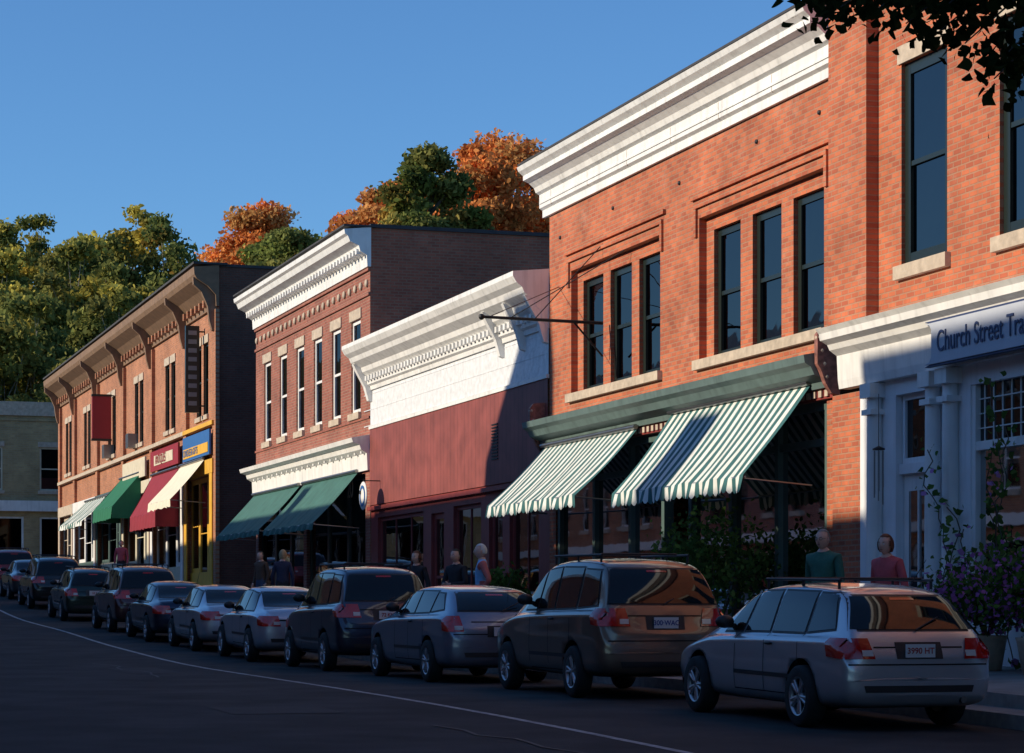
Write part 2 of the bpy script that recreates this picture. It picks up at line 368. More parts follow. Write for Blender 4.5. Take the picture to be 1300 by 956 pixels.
for a,b in zip(cols[:-1],cols[1:]):
    if abs(a-39.0)<.01:
        F.box(a+.07,b-.07,.9,4.3,1.3,1.36,'dgreen'); F.quad(a+.25,b-.25,1.9,3.9,1.29,'glassdk')
        continue
    F.box(a+.07,b-.07,.7,1.75,.08,.2,'redpaint'); F.quad(a+.07,b-.07,1.75,4.3,.12,'glass2'); F.quad(a+.07,b-.07,4.42,4.86,.12,'glass2')
    F.box(a+.2,b-.2,1.15,1.6,.06,.079,'dgreen')
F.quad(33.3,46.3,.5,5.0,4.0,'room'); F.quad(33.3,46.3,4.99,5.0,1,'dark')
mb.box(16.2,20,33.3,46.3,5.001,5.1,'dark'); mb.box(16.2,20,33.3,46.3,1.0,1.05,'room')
for k in range(26):
    y=random.uniform(33.6,45.9); h=random.uniform(.3,1.3); x=16.5+random.random()*1.2; w=random.uniform(.1,.3)
    if 38.8<y<40.5: continue
    mb.box(x,x+.25,y-w,y+w,1.3,1.6+h,random.choice(['lace','room','redpaint','stone','dgreen','cream']))
mb.quad([(16.3,40.6,2.3),(16.3,41.9,2.3),(16.3,41.9,4.2),(16.3,40.6,4.2)],'creamaw')  # this panel and the next added, pale colour standing in for lit glass
mb.quad([(16.3,42.2,1.9),(16.3,43.6,1.9),(16.3,43.6,3.6),(16.3,42.2,3.6)],'lace')
for y,z in ((39.4,9.4),(33.6,9.5),(36.0,9.5),(42.8,9.5),(45.9,9.4)): mb.lathe([(0,-.03),(.035,-.03),(.04,0)],(16.0,y,z),'iron',10)
mb.obj('walls_windows_cornice',B1)
G=[MT['stripegreen'],MT['whitecanvas']]
awning('striped_awning_near',33.6,39.4,5.25,3.80,1.15,.2,G,39,B1,15.85)
awning('striped_awning_far',41.1,46.5,5.12,3.86,1.25,.18,G,37,B1,15.85)
sb=E('sign_bracket'); mb=MB()
mb.cyl((16,43.4,7.35),(13.55,43.4,7.38),.035,.03,'iron'); mb.ball((13.52,43.4,7.38),.06,'iron')
mb.cyl((16,43.4,8.9),(14.6,43.4,7.38),.01,.01,'iron'); mb.cyl((16,42.2,8.6),(14.1,43.4,7.38),.01,.01,'iron')
mb.cyl((16,43.4,6.7),(15.4,43.4,7.35),.02,.02,'iron'); mb.cyl((16,46.0,8.4),(13.7,43.4,7.4),.008,.008,'iron')
mb.obj('iron_arm',sb)
# ================================================================ CHURCH STREET building
B0=E('brick_corner_shop'); mb=MB(); F=Fac(mb,'Y',16.0)
wins=[(29.5,30.87,6.72,9.65),(26.65,28.05,6.72,9.65),(23.8,25.2,6.72,9.65),(20.9,22.3,6.72,9.65)]
F.wall(18,31.6,5.1,13,wins,'brick1',.3)
for k,o in enumerate(wins):
    F.window(*o,'black',.06,.17,shade=('shade',.0,.48) if k!=1 else ('shade',.5,1),back=.22)
    F.box(o[0]-.1,o[1]+.1,o[2]-.2,o[2]-.002,-.09,.05,'stone'); F.box(o[0]-.08,o[1]+.08,o[3]+.002,o[3]+.26,-.03,.0,'stone')
mb.box(15.8,16.3,31.602,32.88,5.95,13,'brick1'); mb.box(15.86,16.3,31.9,32.86,-.2,5.0,'brick1')
mb.box(15.85,16.3,31.6,31.9,-.2,5.0,'bluewhite')
mb.box(15.7,15.999,18,32.9,12.2,12.6,'white'); mb.box(15.4,16.3,18,32.9,12.6,13.1,'white')
mb.box(16.004,28,17.9,17.998,-.3,13,'brick1x'); mb.box(16.3,28,18,32.9,12.4,12.5,'roof')
mb.prism([(16,5.08),(15.82,5.08),(15.80,5.2),(15.78,5.58),(15.66,5.66),(15.62,5.74),(15.5,5.8),(15.48,5.9),(15.42,5.97),(16,6.02)],18,32.55,'white')
ops=[(29.95,30.95,.75,4.85),(23.5,28.75,1.9,4.8),(18.8,22.8,1.9,4.8)]
F.wall(18,31.6,-.3,5.078,ops,'bluewhite',.25,-.05)
F.box(29.95,30.95,3.7,3.85,.0,.15,'bluewhite'); F.window(29.97,30.93,3.85,4.85,'bluewhite',.05,.08,rail=False,mull=0,shade=('lace',0,1),back=.15)
F.box(29.96,30.94,.8,3.7,.08,.14,'white'); F.quad(30.12,30.78,2.0,3.45,.074,'glassdk'); F.box(30.43,30.47,2.0,3.45,.05,.073,'white')
F.box(30.1,30.8,1.1,1.8,.06,.079,'bluewhite'); mb.ball((15.99,30.1,1.95),.04,'metal')
for c in(31.45,29.65,29.15): 
    mb.cyl((15.86,c,.9),(15.86,c,4.85),.13,.11,'white',14); mb.box(15.7,16.02,c-.17,c+.17,4.85,5.06,'white'); mb.box(15.7,16.02,c-.17,c+.17,.8,1.15,'white')
    mb.box(15.72,16.0,c-.15,c+.15,4.6,4.68,'white')
for a,b in((23.5,28.75),(18.8,22.8)):
    F.box(a,b,3.9,4.02,-.02,.1,'white'); F.box(a,a+.1,1.9,4.8,-.03,.1,'white');F.box(b-.1,b,1.9,4.8,-.03,.1,'white'); m=(a+b)/2; F.box(m-.06,m+.06,1.9,4.8,-.025,.1,'white')
    F.quad(a,b,1.9,3.9,.05,'glass2'); F.quad(a,b,4.02,4.8,.05,'glass')
    nn=22
    for k in range(nn):
        u=a+(b-a)*k/nn; F.box(u-.008,u+.008,4.02,4.8,.03,.048,'white')
    for z in(4.2,4.4,4.6): F.box(a,b,z-.008,z+.008,.028,.046,'white')
    F.quad(a-.5,b+.5,1.5,5,2.5,'room')
    for k in range(12):
        y=random.uniform(a+.3,b-.3); mb.box(16.4,16.7,y-.12,y+.12,1.9,2.2+random.random(),random.choice(['lace','blue','stone','cream','redpaint']))
mb.obj('walls_windows_shopfront',B0)
# next building along, behind the camera's right: only seen in reflections
B6=E('brick_row_building'); mb=MB(); F=Fac(mb,'Y',16.0)
ops=[(y,y+1.3,z,z+2.2) for y in np.arange(-26,16,3.1) for z in(5.6,9.2)]
F.wall(-28,17.8,-1.5,12.6,ops,'brick2',.25)
for o in ops: F.window(*o,'white',.08,.09,shade=('shade',.4,1),back=.16); F.box(o[0]-.1,o[1]+.1,o[2]-.2,o[2]-.002,-.1,.07,'stone')
mb.box(15.5,16.4,-28,17.8,12.6,13.1,'white'); mb.box(15.6,15.99,-28,17.8,4.4,4.9,'white'); mb.box(16.4,28,-28,17.8,12.2,12.3,'roof'); mb.box(16.01,28,-28,-27.8,-1.5,12.5,'brick2x')
mb.obj('walls_windows',B6)
wc=E('wind_chime'); mb=MB(); mb.cyl((15.6,30.8,4.85),(15.6,30.8,4.1),.006,.006,'iron',5); mb.lathe([(0,.04),(.09,.0),(.09,-.02),(0,-.02)],(15.6,30.8,4.06),'iron',12,'Z')
for k in range(6):
    a=k*1.047; mb.cyl((15.6+.07*math.cos(a),30.8+.07*math.sin(a),4.03),(15.6+.07*math.cos(a),30.8+.07*math.sin(a),3.5-.05*k),.01,.01,'metal',6)
mb.obj('chime_tubes',wc)
sg=E('shop_sign_board'); mb=MB()
bl=M('blue_lettering',(.03,.05,.14),.5,var=0); MT['bl']=bl
bd=M('pale_sign_board',(.46,.50,.58),.5,var=.04); MT['bd']=bd
pr=[(29.25,5.2),(29.31,5.12),(29.45,5.09),(23.4,5.09),(23.2,5.2),(23.2,5.62),(23.4,5.72),(29.45,5.72),(29.31,5.69),(29.25,5.62)]
mb.prism(pr,15.62,15.70,'bl','X'); pr2=[(23.2+ (a-23.2)*.99+.03,5.405+(z-5.405)*.9) for a,z in pr]
mb.prism(pr2,15.60,15.63,'bd','X'); mb.box(15.7,15.8,28.5,28.6,5.2,5.5,'iron'); mb.box(15.7,15.8,25,25.1,5.2,5.5,'iron')
mb.obj('board',sg)
text('sign_lettering','Church Street Trading Company',(15.59,29.05,5.40),.42,'bl','-X',sg,sx=.74)
# ================================================================ BUILDING 3 : white cornice, maroon siding
B3=E('maroon_sided_shop'); mb=MB(); F=Fac(mb,'Y',16.0)
ops=[(47.3,49.3,1.9,4.2),(49.8,50.8,.9,4.0),(51.4,53.6,1.9,4.2),(54.4,55.5,1.0,4.1),(56.2,60.6,1.9,4.2)]
F.wall(46.602,61.3,-.3,4.55,ops,'redpaint',.25)
for k,o in enumerate(ops):
    if o[2]<1.5: F.window(*o,'redpaint',.08,.14,gl='glassdk',rail=True,back=.17)
    else: F.window(*o,'redpaint',.08,.1,gl='glassdk',rail=False,mull=2 if o[1]-o[0]>3 else 1,back=.17,shade=('lace',0,.4) if k==2 else None)
F.box(46.61,61.29,4.4,4.5,-.12,-.002,'redpaint')
F.quad(46.602,61.3,4.55,6.6,-.04,'siding'); F.box(46.61,61.3,6.58,6.66,-.07,.0,'white')
F.quad(46.602,61.3,6.66,8.0,-.02,'stucco')
for u in np.arange(46.7,61.2,.85):
    for z in(6.68,7.1,7.52): F.box(u,u+.8,z,z+.02,-.028,-.021,'stucco')
mb.prism([(16,7.62),(15.93,7.62),(15.91,7.72),(15.84,7.76),(15.82,7.98),(15.70,8.08),(15.66,8.2),(15.45,8.34),(15.4,8.46),(15.28,8.55),(15.2,8.68),(15.2,8.78),(16,8.86)],46.61,61.34,'white')
for u in np.arange(46.75,61.2,.30): mb.box(15.74,15.83,u,u+.13,7.84,7.97,'white')
for u in(46.62,48.1,49.6): mb.prism([(15.99,7.3),(15.88,7.34),(15.78,7.7),(15.56,8.1),(15.46,8.3),(15.99,8.3)],u,u+.16,'white')
mb.prism([(15.99,7.3),(15.88,7.34),(15.78,7.7),(15.56,8.1),(15.46,8.3),(15.99,8.3)],61.1,61.3,'white')
mb.box(16.0,28,46.62,61.3,8.5,8.6,'roof'); mb.box(16.002,16.3,46.62,61.3,8.0,8.8,'stucco')
for k in range(12): F.box(50.0,50.45,5.1+k*.07,5.13+k*.07,-.06,-.041,'iron')
mb.obj('walls_cornice_shopfront',B3)
rs=E('round_shop_sign'); mb=MB(); mb.cyl((15.45,60.4,4.85),(15.49,60.4,4.85),.05,.05,'iron')
mb.lathe([(0,-.02),(.36,-.02),(.38,0),(.36,.02),(0,.02)],(15.5,60.2,4.75),'white',24,'X'); mb.cyl((15.5,60.2,5.15),(16,60.2,5.15),.015,.015,'iron')
mb.lathe([(0.2,-.03),(.28,-.03)],(15.495,60.2,4.75),'blue',24,'X')
mb.obj('disc',rs)
# ================================================================ BUILDING 2 : red brick with white cornice
B2=E('red_brick_building'); mb=MB(); F=Fac(mb,'Y',16.0)
cs=[62.95,65.2,67.45,69.75,72.1,74.4]
ops=[(c-.52,c+.52,7.15,9.7) for c in cs]+[(61.9,68.9,1.0,5.45),(69.3,75.8,1.1,5.45)]
F.wall(61.4,76.2,-.3,11.3,ops,'brick2',.22)
for k,o in enumerate(ops[:6]):
    F.window(*o,'white',.05,.11,shade=('lace',.4 if k%2 else .55,1),back=.16)
    F.box(o[0]-.08,o[1]+.08,6.97,7.148,-.09,.05,'stone'); F.box(o[0]-.12,o[1]+.12,9.702,9.98,-.035,0,'stone')
F.box(61.4,76.2,6.9,6.96,-.04,0,'brick2')
for u in np.arange(61.7,76,.62):
    mb.ball((15.97,u,10.55),(.05,.11,.11),'stone',8,6)
F.box(61.4,76.2,10.2,10.28,-.05,0,'brick2'); F.box(61.4,76.2,10.86,10.95,-.06,0,'brick2')
mb.prism([(16,10.95),(15.9,10.95),(15.88,11.25),(15.7,11.35),(15.66,11.5),(15.42,11.6),(15.36,11.75),(15.28,11.8),(15.26,11.92),(16,12.0)],61.3,76.25,'white')
for u in np.arange(61.4,76.1,.36): mb.box(15.62,15.9,u,u+.14,11.28,11.42,'white')
mb.box(15.25,16.2,61.28,76.27,12.0,12.05,'roof')
mb.box(16.004,40,61.4,61.7,-.3,12.0,'brick2x'); mb.box(16,40,61.34,61.76,12.0,12.1,'roof')
mb.box(16.004,40,75.9,76.19,-.3,12,'brick2x'); mb.box(16.2,40,61.7,75.9,11.3,11.4,'roof'); mb.box(39.7,40,61.7,75.9,-.3,12,'brick2')
mb.prism([(16,5.5),(15.9,5.5),(15.88,5.95),(15.72,6.05),(15.68,6.18),(15.5,6.24),(15.46,6.36),(16,6.46)],61.3,76.3,'white')
for u in np.arange(61.5,76.1,.7): mb.box(15.78,15.87,u,u+.12,5.95,6.04,'white')
for a,b in((61.9,68.9),(69.3,75.8)):
    q=(b-a)/3
    for k in range(3): F.window(a+q*k,a+q*(k+1),1.9 if k!=1 else 1.3,5.45,'black',.1,.12,gl='glassdk',rail=False,bars=0,back=.12)
    F.box(a,b,.8,1.9,.0,.1,'black')
text('number_20','20',(15.86,63.4,5.05),.7,'stone','-X',B2)
mb.obj('walls_windows_cornice',B2)
awning('green_awning_near',62.3,68.8,5.5,4.1,1.25,.15,[MT['greenaw']],14,B2,15.9,.02)
awning('green_awning_far',69.3,76.0,5.5,4.15,1.25,.15,[MT['greenaw']],14,B2,15.9,.02)
# ================================================================ BUILDING 4 : long brown brick
B4=E('long_brick_building'); mb=MB(); F=Fac(mb,'Y',16.0)
pil=[82.75,88.6,96.4,104,112,120,125.8]
ops=[]
for a,b in zip(pil[:-1],pil[1:]):
    c=(a+b)/2; ops+= [(c-1.15,c-.2,8.85,11.45),(c+.2,c+1.15,8.85,11.45)]
n2=len(ops)
for a,b in zip(pil[:-1],pil[1:]): ops.append((a+.4,b-.4,2.0,6.6))
F.wall(82.6,126,.5,13.4,ops,'brick4',.25)
for o in ops[:n2]:
    F.window(*o,'black',.08,.09,shade=('shade',.45,1),back=.16)
    F.box(o[0]-.08,o[1]+.08,8.68,8.848,-.08,.06,'stone'); F.box(o[0]-.1,o[1]+.1,11.452,11.75,-.04,0,'stone')
for p in pil: F.box(p-.3,p+.3,1.5,12.4,-.14,0,'brick4')
fc=['yellow','cream','redpaint','cream','dgreen','cream']
fr=['yellow','white','cream','dgreen','white','stone']
for k,o in enumerate(ops[n2:]):
    a,b,c,e=o; q=(b-a)/3; zg=g((a+b)/2)+.42
    for j in range(3): F.window(a+q*j,a+q*(j+1),zg+.7 if j!=1 else zg+.1,6.6,fr[k],.05,.17,gl='glassdk',rail=False,bars=1,back=.17)
    F.box(a,b,1,zg+.7,0,.05,fc[k])
    F.box(a-.35,b+.35,6.65,7.15,-.2,-.002,fr[k]); F.box(a-.4,b+.4,8.35,8.5,-.22,-.002,'stone' if k else 'yellow')
    for p in(a,b): F.box(p-.25,p+.25,1.5,6.65,-.19,-.15,fr[k])
mb.prism([(16,12.5),(15.9,12.5),(15.88,12.9),(15.6,13.2),(15.2,13.45),(15.12,13.6),(15.1,13.85),(16,13.95)],82.5,126.2,'brownwood')
mb.box(15.08,16.3,82.45,126.25,13.95,14.03,'roof')
for p in pil:
    mb.prism([(15.99,11.6),(15.78,11.65),(15.68,12.0),(15.62,12.5),(15.4,13.0),(15.12,13.25),(15.1,13.5),(15.99,13.5)],p-.11,p+.11,'brownwood')
for u in np.arange(83.2,125.9,.8): mb.box(15.72,15.9,u,u+.2,12.62,12.88,'brick4')
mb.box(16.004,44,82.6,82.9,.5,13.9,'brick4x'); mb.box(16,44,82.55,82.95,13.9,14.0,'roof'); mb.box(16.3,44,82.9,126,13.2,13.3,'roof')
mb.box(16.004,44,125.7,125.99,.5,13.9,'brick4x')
for (y,z,h) in((101.0,8.7,.6),(108,8.7,.6)): mb.box(15.6,16.05,y-.35,y+.35,z,z+h,'metal')
mb.box(15.72,15.79,82.9,88.2,7.3,8.2,'blue'); mb.box(15.70,15.718,83.1,88.0,7.4,7.75,'yellow')
mb.box(15.72,15.79,89.2,95.6,7.35,8.15,'maroonsign'); mb.box(15.7,15.718,90.3,94.6,7.55,7.95,'cream')
mb.box(15.72,15.79,97,103,7.3,8.1,'cream')
mb.obj('walls_windows_cornice',B4)
text('sign_lettering_a','ANTIQUES',(15.68,94.2,7.75),.5,'maroonsign','-X',B4)
text('sign_lettering_b','CANDLES & GIFTS',(15.68,87.9,7.57),.36,'blue','-X',B4)
awning('cream_awning',84.2,89.0,7.2,5.75,1.25,.25,[MT['creamaw']],10,B4,15.8,.04)
awning('red_awning',89.5,95.6,7.2,5.5,.9,.55,[MT['redaw']],10,B4,15.8,.02,True)
awning('green_awning',98.5,104.0,7.5,6.1,1.2,.5,[MT['greenaw2']],10,B4,15.8,.02,True)
awning('pale_awning',107,115,7.0,5.8,1.3,.2,[MT['whitecanvas'],MT['greenaw']],20,B4,15.8,.02)
hs=E('hanging_sign'); mb=MB(); mb.box(15.3,15.8,85.2,85.4,8.95,12.1,'black'); mb.cyl((15.3,85.3,11.9),(16,85.3,11.9),.03,.03,'iron'); mb.cyl((15.3,85.3,9.2),(16,85.3,9.2),.03,.03,'iron')
for k in range(9): mb.box(15.40,15.70,85.18,85.199,9.2+k*.32,9.36+k*.32,'shade')
mb.obj('vertical_board',hs)
hs=E('hanging_sign'); mb=MB(); mb.box(14.95,15.8,106.8,107.0,9.5,11.4,'maroonsign'); mb.box(14.93,15.82,106.78,107.02,11.4,11.5,'black'); mb.box(14.93,15.82,106.78,107.02,9.4,9.5,'black'); mb.cyl((15.3,106.9,11.45),(16,106.9,11.45),.03,.03,'iron')
mb.obj('board',hs)
# ================================================================ tan building at the end
B5=E('tan_brick_building'); mb=MB(); F=Fac(mb,'X',138.0)
ops=[]
for c in np.arange(-9,24,3.6): ops.append((c+.1,c+1.6,8.7,11.2))
n5=len(ops)
for c in np.arange(-10,22,5.2): ops.append((c+.3,c+4.6,4.2,7.2))
F.wall(-12,24,2,13.4,ops,'brick5x',.25)
for o in ops[:n5]:
    F.window(*o,'cream',.08,.1,shade=('redpaint',.0,.3),back=.16); F.box(o[0]-.1,o[1]+.1,8.5,8.698,-.1,.07,'stone')
    F.box(o[0]-.1,o[1]+.1,11.202,11.5,-.05,0,'stone')
for o in ops[n5:]: F.window(*o,'white',.1,.12,gl='glassdk',rail=False,mull=2,back=.15)
F.box(-12.1,24.1,7.5,8.1,-.3,-.002,'white'); F.box(-12.1,24.1,13.0,13.8,-.12,.3,'stone'); F.box(-12,24,12.7,12.8,-.06,0,'brick5x')
mb.box(-12,24,138.3,150,13.0,13.2,'roof'); mb.box(-12.0,-11.8,138.01,150,2,13.4,'brick5'); mb.box(23.8,24,138.01,150,2,13.4,'brick5')
mb.obj('walls_windows',B5)
# ================================================================ opposite side of the street (behind/left of camera)
def opp(name,y0,y1,h,mat,wm):
    P=E(name); mb=MB(); F=Fac(mb,'O',-8.3)
    ops=[]
    n=max(1,int((y1-y0)/2.6))
    for i in range(n):
        c=y0+(i+.5)*(y1-y0)/n
        ops.append((c-.5,c+.5,5.8,8.0)); 
        if h>11.5: ops.append((c-.5,c+.5,9,10.9))
    k=len(ops); ops.append((y0+.6,y1-.6,1.2,4.2))
    F.wall(y0,y1,-1.5,h,ops,mat,.25)
    for o in ops[:k]: F.window(*o,wm,.08,.09,shade=('shade',.4,1),back=.16); F.box(o[0]-.1,o[1]+.1,o[2]-.2,o[2]-.002,-.1,.07,'stone')
    F.window(*ops[-1],'white',.1,.12,gl='glass2',rail=False,mull=4,back=.15)
    F.box(y0,y1,4.6,5.0,-.3,-.002,'white'); F.box(y0,y1,h-.7,h,-.4,-.002,'white')
    mb.box(-22,-8.31,y0+.01,y0+.2,-1.5,h,mat); mb.box(-22,-8.31,y1-.2,y1-.01,-1.5,h,mat); mb.box(-22,-21.8,y0+.2,y1-.2,-1.5,h,mat); mb.box(-21.8,-8.6,y0+.2,y1-.2,h-.4,h-.3,'roof')
    return P,mb
P,mb=opp('opposite_brick_building',-20,20.6,17.2,'brick2','white'); mb.obj('walls',P)
P,mb=opp('opposite_brick_building',20.6,33.4,14.6,'brick4','white'); mb.obj('walls',P)
P,mb=opp('opposite_brick_building',33.4,48.2,12.3,'brick1','black'); mb.box(-9.6,-8.7,38.6,39.9,12.2,14.5,'brick2'); mb.obj('walls',P)  # unseen roof block added to throw a shadow on the near striped awning
P,mb=opp('opposite_brick_building',48.2,62.6,13.6,'brick2','white')
mb.prism([(48.3,13.5),(48.3,17.6),(49.6,17.6),(52.6,14.6),(52.9,13.5)],-12,-8.6,'brick4','X'); mb.obj('walls',P)  # unseen slanted roof block, added to shadow the near end of the maroon shop
P,mb=opp('opposite_brick_building',62.6,77.6,13.5,'brick4','white'); mb.box(-10,-9,69,70,13.3,14.9,'brick2'); mb.obj('walls',P)
P,mb=opp('opposite_brick_building',77.6,97,13.4,'brick2','black'); mb.obj('walls',P)
P,mb=opp('opposite_brick_building',97,128,13.2,'brick4','white'); mb.obj('walls',P)
# ================================================================ foliage
MT['leaf']=leafmat('leaves'); MT['bark']=M('bark',(.10,.08,.06),.9,var=.3,vs=5,bump=.5)
MT['bark2']=M('pale_bark',(.32,.28,.22),.9,var=.3,vs=5)
def leafmesh(name,C,size,cols,seed=0,elong=1.5,lobes=False):
    r=np.random.default_rng(seed); n=len(C)
    a=r.normal(size=(n,3)); a/=np.linalg.norm(a,axis=1)[:,None]
    b=r.normal(size=(n,3)); b-= (a*b).sum(1)[:,None]*a; b/=np.linalg.norm(b,axis=1)[:,None]
    c=np.cross(a,b)
    sz=size*(.6+.8*r.random(n))[:,None]
    A=a*sz*elong*.5; Bv=b*sz*.5; Cv=c*sz*.12
    if lobes:
        k=8; prof=[(-1,0,0),(-.75,.55,.3),(-.25,.95,.6),(.1,.6,.2),(1,0,-.3),(.1,-.6,.2),(-.25,-.95,.6),(-.75,-.55,.3)]
    else:
        k=5; prof=[(-.9,0,0),(-.3,.85,.5),(.55,.6,.2),(1,-.1,0),(-.1,-.9,.5)]
    V=np.empty((n,k,3))
    for i,(p,q,h) in enumerate(prof): V[:,i]=C+A*p+Bv*q+Cv*h
    me=bpy.data.meshes.new(name); me.vertices.add(n*k); me.vertices.foreach_set('co',V.reshape(-1))
    me.loops.add(n*k); me.loops.foreach_set('vertex_index',np.arange(n*k,dtype=np.int32))
    me.polygons.add(n); me.polygons.foreach_set('loop_start',np.arange(0,n*k,k,dtype=np.int32)); 
    me.update(calc_edges=True)
    at=me.attributes.new('Col','FLOAT_COLOR','FACE'); at.data.foreach_set('color',np.concatenate([cols,np.ones((n,1))],1).astype(np.float32).reshape(-1))
    me.materials.append(MT['leaf']); return me
def tree_parts(H,R,ch,pal,nclump,nleaf,leaf,seed,bark='bark',trunk=.3,spread=.45,cs=1.0):
    r=np.random.default_rng(seed); mb=MB()
    zc=H-ch/2; cl=[]
    while len(cl)<nclump:
        p=r.uniform(-1,1,3); q=np.linalg.norm(p)
        if q>1 or q<.35: continue
        wob=.8+.35*math.sin(3*math.atan2(p[1],p[0])+seed)*.5+.25*r.random()
        taper=1-.3*max(0,p[2])
        cl.append((p[0]*R*wob*taper,p[1]*R*wob*taper,zc+p[2]*ch/2*(.85+.25*r.random())))
    cl=np.array(cl)
    top=Vector((r.normal()*.3,r.normal()*.3,H-ch*.3)); base=Vector((0,0,-1))
    mid=Vector((r.normal()*.2,r.normal()*.2,H-ch*.9))
    mb.cyl(base,mid,trunk,trunk*.75,bark,9); mb.cyl(mid,top,trunk*.75,trunk*.25,bark,8)
    for c in cl[::2]:
        c=Vector(c); t=r.uniform(0,.8); s0=mid.lerp(top,t); m=s0.lerp(c,.5)+Vector((r.normal()*.2,r.normal()*.2,.3))
        mb.cyl(s0,m,trunk*.35,trunk*.2,bark,6,False); mb.cyl(m,c,trunk*.2,trunk*.05,bark,5,False)
    per=nleaf//nclump; C=[];K=[]
    pal=np.array(pal)
    for i,c in enumerate(cl):
        cr=R*r.uniform(.18,.36)*cs
        d=r.normal(size=(per,3)); d/=np.linalg.norm(d,axis=1)[:,None]
        rad=cr*(r.random(per)**spread)[:,None]*np.array([1.15,1.15,.7])*r.uniform(.8,1.25,(per,1))
        C.append(c+d*rad); base=pal[r.integers(len(pal))]; base2=pal[r.integers(len(pal))]
        mix=r.random(per)[:,None]**2
        K.append((base*(1-mix)+base2*mix)*r.uniform(.7,1.25)*r.uniform(.6,1.35,(per,1)))
    return mb.mesh('wood'), leafmesh('crown',np.concatenate(C),leaf,np.concatenate(K),seed)
GREEN=[(.19,.22,.065),(.24,.26,.08),(.29,.28,.085),(.14,.175,.055)]
YG=[(.48,.40,.08),(.34,.32,.09),(.56,.42,.08)]
OR=[(.75,.27,.075),(.80,.35,.11),(.66,.20,.055),(.76,.42,.15)]
OG=[(.26,.30,.07),(.19,.24,.06),(.50,.33,.08)]
def tree(name,loc,args,rot=0):
    w,l=args
    e=E(name,loc); e.rotation_euler[2]=rot; put('trunk_and_limbs',w,e); put('crown',l,e); return e
def plan(px,z):   # survey bearing + range -> plan position
    a=math.radians(18.04); x=(px-650)/3000*z
    return z*math.sin(a)+x*math.cos(a), z*math.cos(a)-x*math.sin(a)
for nm,(x,y),Ht,R,ch,pal,sd in (
  ('orange_maple_tree',plan(487,110),21.9,2.5,8,OR,3),('green_tree',plan(540,101),21.7,2.1,7,OG+GREEN,8),
  ('orange_maple_tree',plan(592,108),23.5,2.6,9,OR,18),('orange_maple_tree',plan(640,112),24.4,3.7,10,OR,5),
  ('orange_maple_tree',plan(330,130),24.3,3.1,8.5,OR,11),('green_tree',plan(368,127),22.9,2.9,7,OG+GREEN,13),('orange_maple_tree',plan(690,124),23.5,4,10,OR+OG,15)):
    z=th(x,y); tree(nm,(x,y,z),tree_parts(Ht-z,R,ch,pal,60,33000,.17,sd,spread=.75,cs=1.05))
wood=E('hillside_trees')
var=[]
for k in range(7):
    pal=[GREEN+YG[:1],GREEN+YG,YG+GREEN,GREEN+YG[:2],YG,GREEN+[(.46,.26,.06)],YG+GREEN][k]
    var.append(tree_parts(17,4.0,15,pal,56,9500,.30,30+k,'bark2',.2,spread=.8,cs=1.1))
r=random.Random(4)
for row,(z0,n) in enumerate(((166,12),(180,13),(195,14),(215,15))):
    for i in range(n):
        px=-60+ i*(430/n)+r.uniform(-12,12); x,y=plan(px,z0+r.uniform(-5,5)); zt=th(x,y)
        w,l=var[r.randrange(7)]
        s=r.uniform(.86,1.08)*(1 if px<215 else .80)
        a=r.uniform(0,6.3)
        e=put('trunk',w,wood); l2=put('crown',l,wood)
        for o in(e,l2): o.location=(x,y,zt); o.rotation_euler[2]=a; o.scale=(s,s,s)
C=[];K=[]
for i in range(26000):
    z0=rng.uniform(160,215); px=rng.uniform(-80,330); x,y=plan(px,z0); C.append((x,y,th(x,y)+rng.random()**1.5*4.5)); c=(GREEN+YG)[rng.integers(7)]; K.append(np.array(c)*rng.uniform(.5,1.2))
put('undergrowth',leafmesh('undergrowth',np.array(C),.5,np.array(K),77),wood)
# street tree whose low leaves hang into the view
st=E('street_tree',(12.3,13.2,g(13)+.1)); mb=MB(); r2=np.random.default_rng(21)
mb.cyl((0,0,-.3),(.1,.1,4.5),.22,.17,'bark',12); mb.cyl((.1,.1,4.5),(-.3,.3,8.5),.17,.08,'bark',10)
C=[];K=[]; targets=[]
for i in range(70):
    a=r2.uniform(0,6.28); R=r2.uniform(1.0,4.6); targets.append((R*math.cos(a),R*math.sin(a),r2.uniform(6.6,9.5)))
zoff=-g(13)-.1
low=[]
for i in range(46):
    X=r2.uniform(1035,1370); lim=-12+95*max(0,(X-1120)/180)**.9 if X>1120 else 14-10*math.sin((X-1035)/85*3.14)
    Yp=r2.uniform(-40,max(-5,min(lim,80))) if X>1120 else r2.uniform(-35,22)
    low.append((X,Yp,r2.uniform(15.5,17.3)))
low+=[(1262,100,15.8),(1190,42,16.2),(1150,30,16.6),(1225,55,16),(1295,100,15.6),(1045,14,17)]
for X,Yp,zc in low:
    x,y=plan(X,zc); h=(777-Yp)*zc/3000+1.7; targets.append((x-12.3,y-13.2,h+zoff,.0))
for t in targets:
    lo=len(t)==4; c=Vector(t[:3]); s0=Vector((-.1,.2,r2.uniform(4.5,7.5))) if not lo else Vector((-.2,.2,7.2)); m=s0.lerp(c,.6)+Vector((0,0,.7 if lo else .3))
    mb.cyl(s0,m,.04,.02,'bark',6,False); mb.cyl(m,c,.02,.005,'bark',5,False)
    n=26 if lo else 420; rad=.15 if lo else .9
    d=r2.normal(size=(n,3))*rad*np.array([.9,.9,.55 if lo else .6]); C.append(np.array(c)+d); K.append(np.array([.035,.05,.015])*r2.uniform(.5,1.3,(n,1)))
put('crown',leafmesh('crown',np.concatenate(C),.085,np.concatenate(K),9,1.1,True),st); mb.obj('trunk_and_limbs',st)
